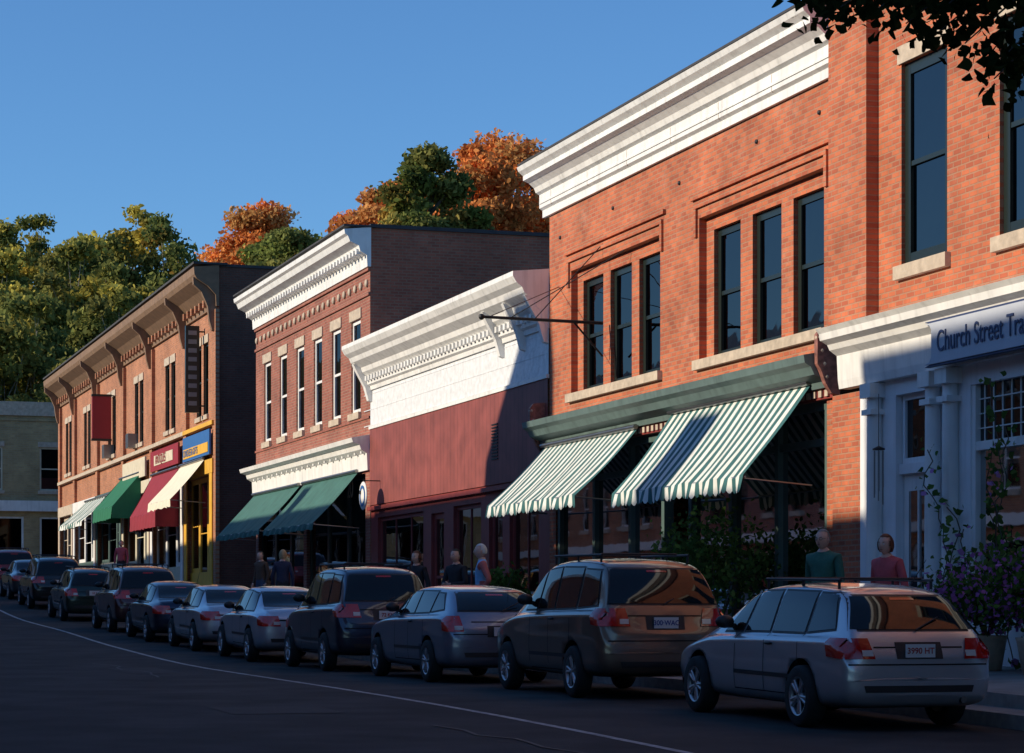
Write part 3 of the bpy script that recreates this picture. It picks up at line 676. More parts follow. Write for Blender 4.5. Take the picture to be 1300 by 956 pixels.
# shrubs / flowers
def plant(name,loc,h,R,pal,n,leaf,flower=None,pot=True,seed=1,fn=0):
    e=E(name,loc); r=np.random.default_rng(seed); mb=MB()
    z0=.45 if pot else 0
    if pot: mb.lathe([(0,0),(.2,0),(.27,.4),(.29,.45),(.25,.45),(.24,.38),(0,.38)],(0,0,0),'stone',18,'Z')
    C=[];K=[]
    for i in range(9):
        a=r.uniform(0,6.28); tip=Vector((R*.7*math.cos(a)*r.random(),R*.7*math.sin(a)*r.random(),z0+(h-z0)*r.uniform(.4,1))); mb.cyl((0,0,z0-.1),tip,.018,.006,'bark',5,False)
        k=n//9; c=np.array(tip)+r.normal(size=(k,3))*np.array([R*.38,R*.38,(h-z0)*.17]); C.append(c); K.append(np.array(pal[i%len(pal)])*r.uniform(.5,1.4,(k,1)))
    put('leaves',leafmesh('leaves',np.concatenate(C),leaf,np.concatenate(K),seed),e)
    if flower:
        c=np.concatenate(C); c=c[r.integers(len(c),size=fn)]+r.normal(size=(fn,3))*.04
        put('flowers',leafmesh('flowers',c,leaf*1.2,np.array(flower)*r.uniform(.7,1.3,(fn,1)),seed+1,1.0),e)
    mb.obj('stems_and_pot',e); return e
def sw(x,y): 
    k=kx(y)
    return g(y)+(.155 if x<k+.5 else .31+.11*(x-k-.5)/(16.6-k-.5))
PG=[(.10,.18,.04),(.13,.21,.055),(.075,.14,.04)]
plant('potted_shrub',(15.1,35.6,sw(15.1,35.6)),2.1,.75,PG,1900,.07,seed=2)
plant('potted_shrub',(15.1,37.0,sw(15.1,37)),1.7,.6,PG,1400,.07,seed=3)
plant('potted_shrub',(15.3,47.5,sw(15.1,47)),1.3,.45,PG,1200,.07,(.5,.05,.05),seed=4,fn=80)
plant('purple_flower_planter',(15.2,27.0,sw(15.2,27.3)),1.2,.7,PG,2200,.06,(.52,.19,.54),seed=5,fn=1000)
plant('purple_flower_planter',(15.2,25.7,sw(15.2,26.0)),1.35,.8,PG,2600,.06,(.52,.19,.54),seed=6,fn=1000)
v=E('climbing_vine'); C=[];mb=MB(); K=[]
for sN,(y0,zt) in enumerate(((29.2,3.0),(28.7,3.9),(28.3,2.8),(27.5,4.0),(26.9,4.6),(26.3,4.8),(25.8,4.5))):
    p=Vector((15.6,y0,.9)); pts=[p.copy()]
    while p.z<zt: p=p+Vector((rng.normal()*.02,rng.normal()*.09,.16)); p.x=min(15.78,max(15.5,p.x)); pts.append(p.copy())
    for a,b in zip(pts[:-1],pts[1:]): mb.cyl(a,b,.008,.008,'bark',4,False)
    for q in pts:
        k=rng.integers(1,7); C.append(np.array(q)+rng.normal(size=(k,3))*np.array([.06,.12,.08]))
C=np.concatenate(C); K=np.array(PG)[rng.integers(3,size=len(C))]*rng.uniform(.6,1.3,(len(C),1))
put('leaves',leafmesh('leaves',C,.10,K,5,1.1,True),v); fl=C[rng.integers(len(C),size=90)]+np.array([-.05,0,0])
put('flowers',leafmesh('flowers',fl,.10,np.tile(np.array([[.58,.28,.62]]),(90,1)),6,1.0),v); mb.obj('stems',v)
# ================================================================ cars
def paint(name,c,metal=.6,rough=.3):
    m,nt,b=newmat(name); b.inputs['Metallic'].default_value=metal; b.inputs['Roughness'].default_value=rough
    b.inputs['Base Color'].default_value=(*c,1); b.inputs['Coat Weight'].default_value=1; b.inputs['Coat Roughness'].default_value=.03
    N=nt.nodes;L=nt.links; tc=N.new('ShaderNodeTexCoord'); sp=N.new('ShaderNodeSeparateXYZ'); L.new(tc.outputs['Object'],sp.inputs[0])
    n=N.new('ShaderNodeTexNoise'); n.inputs['Scale'].default_value=4; n.inputs['Detail'].default_value=6; L.new(tc.outputs['Object'],n.inputs['Vector'])
    r=N.new('ShaderNodeMapRange'); r.inputs['From Min'].default_value=.2; r.inputs['From Max'].default_value=.75; r.inputs['To Min'].default_value=.45; r.inputs['To Max'].default_value=0
    L.new(sp.outputs['Z'],r.inputs[0]); m2=N.new('ShaderNodeMath'); m2.operation='MULTIPLY'; L.new(r.outputs[0],m2.inputs[0]); L.new(n.outputs['Fac'],m2.inputs[1])
    mx=N.new('ShaderNodeMix'); mx.data_type='RGBA'; mx.inputs['A'].default_value=(*c,1); mx.inputs['B'].default_value=(.12,.11,.095,1); L.new(m2.outputs[0],mx.inputs['Factor']); L.new(mx.outputs['Result'],b.inputs['Base Color'])
    return m
MT['cglass']=M('car_glass',(.008,.009,.01),.03,var=0,spec=.5)
MT['rubber']=M('tyre_rubber',(.02,.02,.02),.8,var=.2,vs=20)
MT['trim']=M('black_plastic',(.022,.022,.024),.5,var=.1)
MT['alloy']=M('alloy_wheel',(.5,.5,.52),.35,.7,var=.05)
MT['redlens']=M('tail_lamp_lens',(.50,.015,.01),.08,var=0,coat=1)
MT['whitelens']=M('reverse_lamp_lens',(.6,.58,.55),.1,var=0,coat=1)
MT['plate']=M('licence_plate',(.7,.7,.7),.4,var=0)
MT['platered']=M('plate_red',(.4,.02,.02),.5,var=0)
MT['plateblue']=M('plate_blue',(.02,.04,.25),.5,var=0)
MT['well']=M('wheel_well',(.006,.006,.006),.95,var=0)
def wheel_mesh():
    mb=MB(); R=.325
    mb.lathe([(R-.12,-.10),(R-.03,-.105),(R-.008,-.085),(R,-.05),(R,.05),(R-.008,.085),(R-.03,.105),(R-.12,.10)],(0,0,0),'rubber',32)
    mb.lathe([(R-.115,-.10),(R-.135,-.095),(R-.14,-.05),(R-.14,.1)],(0,0,0),'alloy',32)
    mb.lathe([(0,-.03),(R-.14,-.03)],(0,0,0),'well',24)
    mb.lathe([(0,-.085),(.045,-.083),(.06,-.07),(.06,-.03)],(0,0,0),'alloy',16)
    for k in range(5):
        for dd in(-.11,.11):
            t=2*math.pi*k/5+dd; t2=2*math.pi*k/5+dd*1.5
            p0=Vector((-.07,.04*math.cos(t),.04*math.sin(t))); p1=Vector((-.08,(R-.135)*math.cos(t2),(R-.135)*math.sin(t2)))
            mb.cyl(p0,p1,.024,.02,'alloy',6)
    return mb.mesh('wheel')
WM=wheel_mesh()
KIND={
'sedan':dict(L=4.6,st=[(0,.66,.40,.70,.60,.52,.84),(.07,.80,.29,.84,.70,.64,.98),(.25,.85,.24,.92,.73,.66,1.03),(.72,.87,.2,.95,.75,.64,1.05),(1.0,.88,.2,.95,.76,.60,1.20),(1.32,.88,.2,.95,.765,.57,1.37),(1.75,.88,.2,.94,.77,.58,1.435),(2.4,.88,.2,.93,.77,.58,1.44),(2.85,.88,.2,.92,.77,.57,1.37),(3.2,.88,.2,.91,.76,.60,1.18),(3.5,.87,.2,.90,.74,.66,.99),(4.1,.85,.24,.80,.70,.62,.86),(4.45,.78,.28,.68,.62,.52,.74),(4.6,.64,.36,.56,.5,.42,.62)],
   win=[[(.95,.99),(1.72,.985),(1.72,1.345),(1.32,1.30)],[(1.80,.985),(2.45,.97),(2.42,1.36),(1.80,1.355)]],wind=[(2.52,.97),(3.10,.955),(2.83,1.22),(2.50,1.355)],
   rear=(.58,1.08,.50,1.33),lampx=(.42,.76),lampz=(.70,.90),lsy=(.05,.28),plate=.62,wh=(.95,3.68),rails=False,mir=(2.95,1.0)),
'wagon':dict(L=4.75,st=[(0,.68,.38,.62,.60,.55,.74),(.05,.82,.28,.70,.74,.70,.84),(.12,.86,.25,.86,.78,.72,1.00),(.26,.87,.23,.94,.77,.66,1.16),(.48,.875,.22,.95,.77,.60,1.38),(.72,.88,.2,.95,.77,.59,1.46),(1.5,.88,.2,.94,.78,.60,1.50),(2.3,.88,.2,.93,.78,.60,1.49),(2.85,.88,.2,.92,.77,.58,1.41),(3.25,.88,.2,.91,.76,.61,1.20),(3.6,.87,.2,.90,.74,.66,1.0),(4.2,.85,.24,.80,.70,.62,.87),(4.6,.78,.28,.68,.62,.52,.75),(4.75,.64,.36,.56,.5,.42,.62)],
   win=[[(.42,1.04),(1.02,.995),(1.02,1.395),(.66,1.385)],[(1.09,.99),(1.88,.985),(1.88,1.415),(1.09,1.405)],[(1.96,.985),(2.62,.975),(2.52,1.395),(1.96,1.415)]],wind=[(2.70,.975),(3.22,.96),(2.92,1.24),(2.60,1.38)],
   rear=(.70,1.04,.54,1.37),lampx=(.50,.81),lampz=(.74,.95),lsy=(.08,.42),plate=.76,wh=(.98,3.78),rails=True,mir=(3.05,1.0)),
'suv':dict(L=4.75,st=[(0,.72,.42,.66,.64,.60,.78),(.05,.86,.34,.74,.78,.74,.90),(.11,.905,.31,1.0,.82,.76,1.14),(.22,.915,.29,1.08,.81,.71,1.36),(.40,.92,.27,1.09,.81,.67,1.60),(.62,.925,.26,1.09,.81,.66,1.70),(1.4,.93,.25,1.08,.82,.67,1.745),(2.3,.93,.25,1.06,.82,.67,1.73),(2.85,.93,.25,1.05,.81,.65,1.65),(3.25,.92,.25,1.03,.80,.67,1.38),(3.55,.915,.25,1.02,.79,.71,1.15),(4.2,.89,.28,.92,.75,.68,1.0),(4.6,.82,.32,.78,.66,.58,.86),(4.75,.7,.4,.64,.54,.48,.7)],
   win=[[(.36,1.16),(1.05,1.13),(1.05,1.60),(.56,1.58)],[(1.14,1.125),(1.92,1.11),(1.92,1.63),(1.14,1.62)],[(2.0,1.11),(2.66,1.10),(2.56,1.60),(2.0,1.63)]],wind=[(2.74,1.10),(3.25,1.09),(2.95,1.42),(2.64,1.59)],
   rear=(.74,1.18,.60,1.60),lampx=(.48,.88),lampz=(.90,1.12),lsy=(.06,.36),plate=.88,wh=(1.0,3.78),rails=True,mir=(3.05,1.16)),
'muscle':dict(L=5.0,st=[(0,.70,.38,.66,.62,.58,.80),(.05,.84,.28,.76,.76,.72,.92),(.12,.89,.25,.94,.80,.74,1.06),(.30,.90,.23,1.02,.79,.66,1.20),(.62,.91,.22,1.03,.79,.62,1.38),(.9,.92,.2,1.03,.79,.61,1.44),(1.7,.92,.2,1.02,.80,.62,1.49),(2.5,.92,.2,1.01,.80,.62,1.48),(3.0,.92,.2,1.0,.79,.60,1.40),(3.4,.92,.2,.99,.78,.63,1.22),(3.7,.91,.2,.98,.76,.68,1.06),(4.4,.89,.24,.90,.74,.66,.97),(4.85,.82,.28,.78,.66,.56,.84),(5.0,.7,.36,.6,.54,.46,.66)],
   win=[[(.60,1.12),(1.2,1.08),(1.2,1.36),(.95,1.35)],[(1.28,1.075),(2.05,1.06),(2.05,1.395),(1.28,1.385)],[(2.13,1.06),(2.8,1.05),(2.70,1.385),(2.13,1.395)]],wind=[(2.88,1.05),(3.35,1.04),(3.1,1.26),(2.8,1.36)],
   rear=(.66,1.10,.54,1.36),lampx=(.62,.84),lampz=(.78,1.02),lsy=(.07,.30),plate=.72,wh=(1.0,4.02),rails=False,mir=(3.2,1.08))}
CACHE={}
def car_meshes(kind):
    if kind in CACHE: return CACHE[kind]
    K=KIND[kind]; st=K['st']
    def sec(y,w,zb,zt,wg,wt,top):
        h=[(0,zb),(.5*w,zb),(.86*w,zb+.01),(.965*w,zb+.08),(.99*w,zb+.2),(w,zb+(zt-zb)*.55),(w*.985,zt-.10),((w*.96+wg*.04),zt-.03),(wg+.01,zt+.005),
           (wg*.985+wt*.015,zt+.03 if top>zt+.1 else zt+.02),(wg*.5+wt*.5,(zt+top)/2),(wt+.02,top-.07 if top>zt+.15 else top-.02),(wt-.06,top-.012),(wt*.5,top+.012),(0,top+.02)]
        return [(x,y,z) for x,z in h]+[(-x,y,z) for x,z in h[-2:0:-1]]
    V=[];Fc=[]; ns=None
    for s in st:
        r=sec(*s); ns=len(r); V+=r
    for i in range(len(st)-1):
        for j in range(ns): Fc.append((i*ns+j,i*ns+(j+1)%ns,(i+1)*ns+(j+1)%ns,(i+1)*ns+j))
    def cap(o,rev):
        h=ns//2
        for j in range(h):
            a,b=o+j,o+j+1; c,d=o+(ns-j-1)%ns,o+(ns-j)%ns
            f=[a,b,c,d] if j<h-1 else [a,b,d]
            f=list(dict.fromkeys(f)); 
            if len(f)>2: Fc.append(tuple(f if rev else f[::-1]))
    cap(0,True); cap((len(st)-1)*ns,False)
    me=bpy.data.meshes.new('body'); me.from_pydata(V,[],Fc); 
    bm=bmesh.new(); bm.from_mesh(me); bmesh.ops.recalc_face_normals(bm,faces=bm.faces); bm.to_mesh(me); bm.free()
    ob=bpy.data.objects.new('tmp',me); COL.objects.link(ob)
    ss=ob.modifiers.new('s','SUBSURF'); ss.levels=4; ss.render_levels=4
    dg=bpy.context.evaluated_depsgraph_get(); fine=bpy.data.meshes.new_from_object(ob.evaluated_get(dg))
    bm=bmesh.new(); bm.from_mesh(fine); bvh=BVHTree.FromBMesh(bm); bm.free(); bpy.data.meshes.remove(fine)
    ss.levels=2; ss.render_levels=2
    dg=bpy.context.evaluated_depsgraph_get(); full=bpy.data.meshes.new_from_object(ob.evaluated_get(dg))
    ob.modifiers.clear(); ob.data=full
    full.materials.clear(); full.materials.append(MT['trim']); full.materials.append(MT['well'])
    cb=MB(); 
    for wy in K['wh']: cb.cyl((-1.3,wy,.335),(1.3,wy,.335),.385,.385,'well',36)
    cme=cb.mesh('cut'); cme.materials.clear(); cme.materials.append(MT['trim']); cme.materials.append(MT['well'])
    cme.polygons.foreach_set('material_index',[1]*len(cme.polygons))
    co=bpy.data.objects.new('cut',cme); COL.objects.link(co)
    bo=ob.modifiers.new('b','BOOLEAN'); bo.object=co; bo.operation='DIFFERENCE'; bo.solver='EXACT'
    dg=bpy.context.evaluated_depsgraph_get(); body=bpy.data.meshes.new_from_object(ob.evaluated_get(dg))
    bpy.data.objects.remove(ob); bpy.data.objects.remove(co)
    sml=[True]*len(body.polygons)
    for i,p in enumerate(body.polygons):
        if p.material_index==1: sml[i]=False
    body.polygons.foreach_set('use_smooth',sml)
    pt=MB()
    def patch(c4,mat,axis,off=.008,nu=8,nv=5,mirror=True,smooth=True):
        for sgn in((1,-1) if mirror else (1,)):
            vs=[]
            for j in range(nv+1):
                for i in range(nu+1):
                    u=i/nu;v=j/nv
                    a=[(c4[0][k]*(1-u)+c4[1][k]*u)*(1-v)+(c4[3][k]*(1-u)+c4[2][k]*u)*v for k in(0,1)]
                    if axis=='X': o=Vector((2.5*sgn,a[0],a[1])); d=Vector((-sgn,0,0))
                    else: o=Vector((a[0]*sgn,-2,a[1])); d=Vector((0,1,0))
                    hit=bvh.ray_cast(o,d)
                    if hit[0] is None: hit=bvh.find_nearest(Vector((.9*sgn if axis=='X' else a[0]*sgn,a[0] if axis=='X' else 0,a[1])))
                    vs.append(hit[0]-d*off)
            pt.add(vs,[(j*(nu+1)+i,j*(nu+1)+i+1,(j+1)*(nu+1)+i+1,(j+1)*(nu+1)+i) for j in range(nv) for i in range(nu)],mat,smooth)
    def grow(q,e):
        cx=sum(p[0] for p in q)/4; cz=sum(p[1] for p in q)/4
        return [(p[0]+(e if p[0]>cx else -e),p[1]+(e if p[1]>cz else -e)) for p in q]
    for q in K['win']+[K['wind']]:
        patch(grow(q,.022),'trim','X',.006,8,6); patch(q,'cglass','X',.011,8,6)
    yb,zb,yt,zt=K['rear']
    q=[(-yb,zb),(yb,zb),(yt,zt),(-yt,zt)]; patch(grow(q,.02),'trim','Y',.008,14,8,False); patch(q,'cglass','Y',.014,14,8,False)
    x0,x1=K['lampx']; z0,z1=K['lampz']; ly0,ly1=K['lsy']
    patch([(x0,z0),(x1,z0),(x1,z1),(x0+.05,z1)],'redlens','Y',.016,5,4); patch([(x0+.02,z0+.03),(x0+.14,z0+.03),(x0+.14,z0+.09),(x0+.02,z0+.09)],'whitelens','Y',.022,3,2)
    patch([(ly0,z0),(ly1-.06,z0+.02),(ly1,z1),(ly0,z1)],'redlens','X',.016,6,4)
    patch([(-.14,zt-.035),(.14,zt-.035),(.13,zt-.012),(-.13,zt-.012)],'redlens','Y',.02,4,1,False)
    zs=K['st'][1][3]-.1
    patch([(-.78,zs+.075),(.78,zs+.075),(.78,zs+.09),(-.78,zs+.09)],'well','Y',.004,14,1,False)
    patch([(-.6,.40),(.6,.40),(.62,.47),(-.62,.47)],'trim','Y',.006,12,2,False)
    patch([(-.5,z1-.10),(.5,z1-.10),(.5,z1-.085),(-.5,z1-.085)],'well','Y',.004,8,1,False)
    pz=K['plate']; patch([(-.26,pz-.02),(.26,pz-.02),(.26,pz+.15),(-.26,pz+.15)],'trim','Y',.007,4,3,False)
    sy=[K['win'][-1][1][0]+.08,(K['win'][-1][0][0]+K['win'][-2][1][0])/2,K['win'][-2][0][0]-.02]
    bz=K['win'][-1][0][1]
    for y in sy: patch([(y,.33),(y+.012,.33),(y+.012,bz-.02),(y,bz-.02)],'well','X',.003,1,8)
    patch([(sy[2],.33),(sy[0],.33),(sy[0],.342),(sy[2],.342)],'well','X',.003,10,1)
    patch([(sy[2]+.1,.50),(sy[0]+.0,.50),(sy[0]+.0,.545),(sy[2]+.1,.545)],'trim','X',.012,10,2)
    parts=pt
    for sgn in(1,-1):
        for y in(sy[0]-.9,sy[1]-.14):
            h=bvh.ray_cast(Vector((2*sgn,y,bz-.13)),Vector((-sgn,0,0)))
            if h[0]: parts.ball((h[0].x+.012*sgn,y,bz-.13),(.02,.09,.018),'trim',10,6)
        my,mz=K['mir']; h=bvh.ray_cast(Vector((2*sgn,my,mz)),Vector((-sgn,0,0))); hx=abs(h[0].x) if h[0] else .8
        parts.ball(((hx+.13)*sgn,my-.05,mz+.06),(.115,.075,.075),'trim',12,8); parts.box(min((hx-.03)*sgn,(hx+.08)*sgn),max((hx-.03)*sgn,(hx+.08)*sgn),my-.05,my,mz-.01,mz+.04,'trim')
        if K['rails']:
            rw=.53 if kind=='wagon' else .60; zt0=max(s[6] for s in st)
            parts.cyl((rw*sgn,.75,zt0+.035),(rw*sgn,2.6,zt0+.04),.016,.016,'trim',8)
            for y in(.78,1.65,2.55): parts.cyl((rw*sgn,y,zt0-.06),(rw*sgn,y,zt0+.04),.016,.016,'trim',6)
        parts.cyl((.5,-.0,.32),(.5,.3,.32),.035,.035,'metal',10)
    if K['rails']:
        zt0=max(s[6] for s in st)
        for y in(1.0,2.3): parts.cyl((-.53,y,zt0+.05),(.53,y,zt0+.05),.014,.014,'trim',6)
    h=bvh.ray_cast(Vector((0,-2,zb-.03)),Vector((0,1,0))); ry=h[0].y if h[0] else .1
    parts.cyl((0,ry-.02,zb-.01),(.30,ry+.08,zb+.12),.010,.008,'trim',5)
    h=bvh.ray_cast(Vector((0,-2,pz+.06)),Vector((0,1,0))); py=(h[0].y if h[0] else 0)
    parts.box(-.165,.165,py-.04,py-.024,pz-.005,pz+.13,'plate')
    parts.cyl((.35,.9,max(s[6] for s in st)-.02),(.35,.55,max(s[6] for s in st)+.25),.006,.003,'trim',5)
    CACHE[kind]=(body,parts.mesh('fittings'),py,pz); return CACHE[kind]
def car(name,kind,x,y,pm,pl=None,pc='platered',sc=(1,1,1)):
    body,parts,py,pz=car_meshes(kind); K=KIND[kind]
    sl=math.atan2(g(y+3.8)-g(y+.9),2.9); e=E(name,(x,y,g(y+.95)-.95*math.tan(sl))); e.rotation_euler=(sl,0,0); e.scale=sc
    b=put('body',body,e); b.material_slots[0].link='OBJECT'; b.material_slots[0].material=pm; b.material_slots[1].link='OBJECT'; b.material_slots[1].material=MT['well']
    put('glass_lamps_fittings',parts,e)
    hw=.80 if kind=='sedan' else .81
    if kind in('suv','muscle'): hw=.84
    for wy in K['wh']:
        for sgn in(-1,1):
            w=put('wheel',WM,e,(hw*sgn,wy,.325)); 
            if sgn>0: w.rotation_euler[2]=math.pi
            w.rotation_euler[0]=random.random()
    if pl:
        c=bpy.data.curves.new('plate_text','FONT'); c.body=pl; c.size=.085; c.align_x='CENTER'; c.align_y='CENTER'; c.offset=.0015; c.materials.append(MT[pc])
        t=bpy.data.objects.new('plate_text',c); COL.objects.link(t); t.parent=e; t.location=(0,py-.044,pz+.06); t.rotation_euler=(math.pi/2,0,0)
    return e
silver=paint('silver_paint',(.54,.56,.60)); taupe=paint('bronze_paint',(.20,.15,.115)); greyb=paint('blue_grey_paint',(.22,.26,.34)); navy=paint('navy_paint',(.025,.035,.065))
silver2=paint('pale_silver_paint',(.54,.57,.64)); dblue=paint('dark_blue_paint',(.012,.018,.05)); maroon=paint('dark_maroon_paint',(.07,.02,.022)); blackp=paint('black_paint',(.012,.012,.014)); redp=paint('red_paint',(.25,.02,.02)); whitep=paint('white_car_paint',(.6,.6,.6),.1); dgrey=paint('dark_grey_paint',(.06,.065,.07)); dgreen=paint('dark_green_car_paint',(.02,.04,.03))
car('station_wagon','wagon',11.35,21.5,silver,'3990 HT')
car('suv','suv',11.15,27.9,taupe,'300·WAC','plateblue',sc=(1,1,1.04))
car('station_wagon','muscle',10.85,33.7,greyb,'48 RT')
car('suv','suv',10.65,39.6,navy,'72 KLP',sc=(1,1,1.06))
car('sedan','sedan',10.4,45.2,silver2,'18 NM',sc=(1,1,1.03))
car('sedan','sedan',10.3,50.7,silver,'55 TR')
car('sedan','sedan',10.15,56.1,dblue,'61 XB')
car('suv','suv',10.15,61.8,maroon,sc=(1,1,1))
car('station_wagon','wagon',10.1,71.6,dgreen,'33 JL',sc=(1,1,1.06))
car('suv','suv',10.15,80.3,blackp)
car('sedan','sedan',10.2,87.6,dgrey)
car('suv','suv',10.2,94.4,redp)
car('sedan','sedan',10.2,101,whitep)
# ================================================================ people
def skin_obj(verts,edges,radii,sub=2):
    me=bpy.data.meshes.new('sk'); me.from_pydata(verts,edges,[]); ob=bpy.data.objects.new('sk',me); COL.objects.link(ob)
    md=ob.modifiers.new('skin','SKIN'); 
    if not me.skin_vertices: me.skin_vertices.new()
    for i,r in enumerate(radii):
        sv=me.skin_vertices[0].data[i]; sv.radius=r if hasattr(r,'__len__') else (r,r); sv.use_root=(i==0)
    md.use_smooth_shade=True
    s=ob.modifiers.new('s','SUBSURF'); s.levels=sub; s.render_levels=sub
    dg=bpy.context.evaluated_depsgraph_get(); out=bpy.data.meshes.new_from_object(ob.evaluated_get(dg)); bpy.data.objects.remove(ob); return out
SK=M('skin',(.72,.43,.32),.5,var=.05)
def person(name,loc,h,face,top,leg,hair,hairlen=0,walk=.0,vest=None,arms='down',glasses=False,female=False,tilt=0):
    k=h/1.76; sw_=.185 if not female else .16
    e=E(name,loc); e.rotation_euler[2]=face
    V=[];Ed=[];R=[];lab=[]
    def a(p,r,par=None,l='top'):
        V.append(Vector(p)*k); R.append((r[0]*k,r[1]*k) if hasattr(r,'__len__') else r*k); 
        if par is not None: Ed.append((par,len(V)-1)); lab.append(l)
        return len(V)-1
    ln=tilt
    pel=a((0,0,.95),(.15,.115)); bel=a((0,.01+ln*.1,1.10),(.15,.12),pel,'top'); ch=a((0,.01+ln*.3,1.30),(.18,.13),bel); nk0=a((0,-.01+ln*.5,1.44),(.14,.095),ch); nk=a((0,.005+ln*.62,1.50),(.070,.070),nk0,'skin'); hd=a((0,.02+ln*.7,1.555),(.066,.066),nk,'skin')
    for s in(-1,1):
        st=walk*s
        hip=a((.095*s,0,.90),(.092,.10),pel,'leg'); kn=a((.105*s,.04+st*.5,.50),.062,hip,'leg'); an=a((.105*s,-.02+st,.10),.042,kn,'leg'); toe=a((.12*s,.13+st,.04),(.045,.035),an,'shoe')
        sh=a((sw_*s,ln*.45,1.425),.070,nk0,'top')
        if arms=='down' : el=(.255*s,-.03-st*.4,1.13); wr=(.26*s,.07-st*.8,.89)
        elif arms=='fold': el=(.27*s,.06,1.15); wr=(.06*s,.22,1.13)
        elif arms=='hip' : el=(.36*s,-.10,1.16); wr=(.20*s,.03,1.0)
        else: el=(.24*s,.05,1.14); wr=(.18*s,.28,1.12)
        e1=a(el,.050,sh,'top'); w1=a(wr,.032,e1,'arm'); d=(Vector(wr)-Vector(el)).normalized(); hp=Vector(wr)+d*.07; h1=a(hp,(.034,.02),w1,'skin')
    me=skin_obj(V,Ed,R)
    me.materials.clear(); ml={'top':top,'leg':leg,'skin':SK,'shoe':MT['trim'],'arm':top,'vest':vest or top}
    order=list(ml); 
    for o_ in order: me.materials.append(ml[o_])
    idx=[]
    for p in me.polygons:
        c=p.center; best=(9,None)
        for (i,j),l in zip(Ed,lab):
            A=V[i];B=V[j]; t=max(0,min(1,(c-A).dot(B-A)/((B-A).length_squared+1e-9))); dd=(c-A.lerp(B,t)).length
            if dd<best[0]: best=(dd,l)
        l=best[1]
        if l=='skin' and c.z<1.49*k and abs(c.x)<.2*k and c.z>1.3*k: l='top'
        if l=='top' and c.z<.98*k: l='leg'
        if l=='top' and vest and abs(c.x)<.17*k: l='vest'
        idx.append(order.index(l))
    me.polygons.foreach_set('material_index',idx); me.polygons.foreach_set('use_smooth',[True]*len(idx)); put('body',me,e)
    fm=MB()
    hands=[j for (i,j),l in zip(Ed,lab) if l=='skin' and j not in(nk,hd)]
    for hnd in hands:
        par=[i for i,j in Ed if j==hnd][0]; d=(V[hnd]-V[par]).normalized(); s=1 if V[hnd].x>0 else -1
        side=d.cross(Vector((s,0,0))).normalized() if abs(d.x)<.8 else Vector((0,0,1)); nrm=d.cross(side)*1
        for f in range(4):
            b=V[hnd]+side*(f-1.5)*.019*k+d*.02; L=(.036,.042,.039,.03)[f]*k; c1=b+d*L+nrm*.006; c2=c1+d*L*.6+nrm*.016; c3=c2+d*L*.4+nrm*.018
            fm.cyl(b-d*.02,c1,.0095*k,.009*k,SK,8); fm.cyl(c1,c2,.009*k,.008*k,SK,8); fm.cyl(c2,c3,.008*k,.006*k,SK,8)
        b=V[hnd]-d*.02+side*.03; c1=b+side*.03+d*.02+nrm*.01; fm.cyl(b-side*.01,c1,.011*k,.0095*k,SK,8); fm.cyl(c1,c1+d*.028+side*.006,.0095*k,.007*k,SK,8)
    hc=V[hd]+Vector((0,.015,.088))*k; n=28;m=20; vs=[];fs=[]
    for j in range(m+1):
        ph=math.pi*j/m
        for i in range(n):
            t=2*math.pi*i/n; x=math.sin(ph)*math.cos(t); y=math.sin(ph)*math.sin(t); z=math.cos(ph)
            rx=.080;ry=.100;rz=.124
            if z<0: rx*=1-.25*z*z-.05*abs(z); ry*=1-.12*abs(z) 
            if y<0 and z<0: ry*=1-.25*z*z
            px,py_,pz_=x*rx,y*ry,z*rz
            if y>.5:
                nose=math.exp(-(px/.013)**2-((pz_+.018)/.022)**2)*.022+math.exp(-(px/.010)**2-((pz_-.008)/.022)**2)*.009
                eye=-math.exp(-((abs(px)-.030)/.014)**2-((pz_-.008)/.011)**2)*.008
                lip=math.exp(-(px/.022)**2-((pz_+.058)/.007)**2)*.004; chin=math.exp(-(px/.02)**2-((pz_+.098)/.018)**2)*.008
                brow=math.exp(-((abs(px)-.028)/.02)**2-((pz_-.028)/.008)**2)*.004
                py_+=nose+eye+lip+chin+brow
            vs.append(hc+Vector((px,py_,pz_))*k)
    for j in range(m):
        for i in range(n): fs.append((j*n+i,(j+1)*n+i,(j+1)*n+(i+1)%n,j*n+(i+1)%n))
    hd_=MB(); hd_.add(vs,fs,SK,True)
    def hp(x,y,z): return hc+Vector((x,y,z))*k
    eyem=MT['white']; 
    for s in(-1,1):
        hd_.ball(hp(.030*s,.082,.008),.0115*k,eyem,10,8); hd_.ball(hp(.030*s,.0905,.008),.0055*k,MT['black'],8,6)
        hd_.ball(hp(.082*s,-.005,-.005),(.009*k,.018*k,.03*k),SK,8,8)
        hd_.box(*sorted((hp(.016*s,0,0).x,hp(.044*s,0,0).x)),hp(0,.088,0).y,hp(0,.094,0).y,hp(0,0,.026).z,hp(0,0,.031).z,hair)
        if glasses:
            for q in range(14):
                t0=2*math.pi*q/14;t1=2*math.pi*(q+1)/14
                hd_.cyl(hp(.031*s+.021*math.cos(t0),.103,.007+.016*math.sin(t0)),hp(.031*s+.021*math.cos(t1),.103,.007+.016*math.sin(t1)),.0028*k,.0028*k,MT['iron'],5,False)
            hd_.cyl(hp(.052*s,.103,.01),hp(.082*s,.0,.01),.002*k,.002*k,MT['iron'],5)
    lipm=MT.setdefault('lip',M('lips',(.36,.12,.10),.5,var=0)); hd_.ball(hp(0,.090,-.058),(.02*k,.007*k,.006*k),lipm,10,6)
    vs2=[];fs2=[];keep=[]
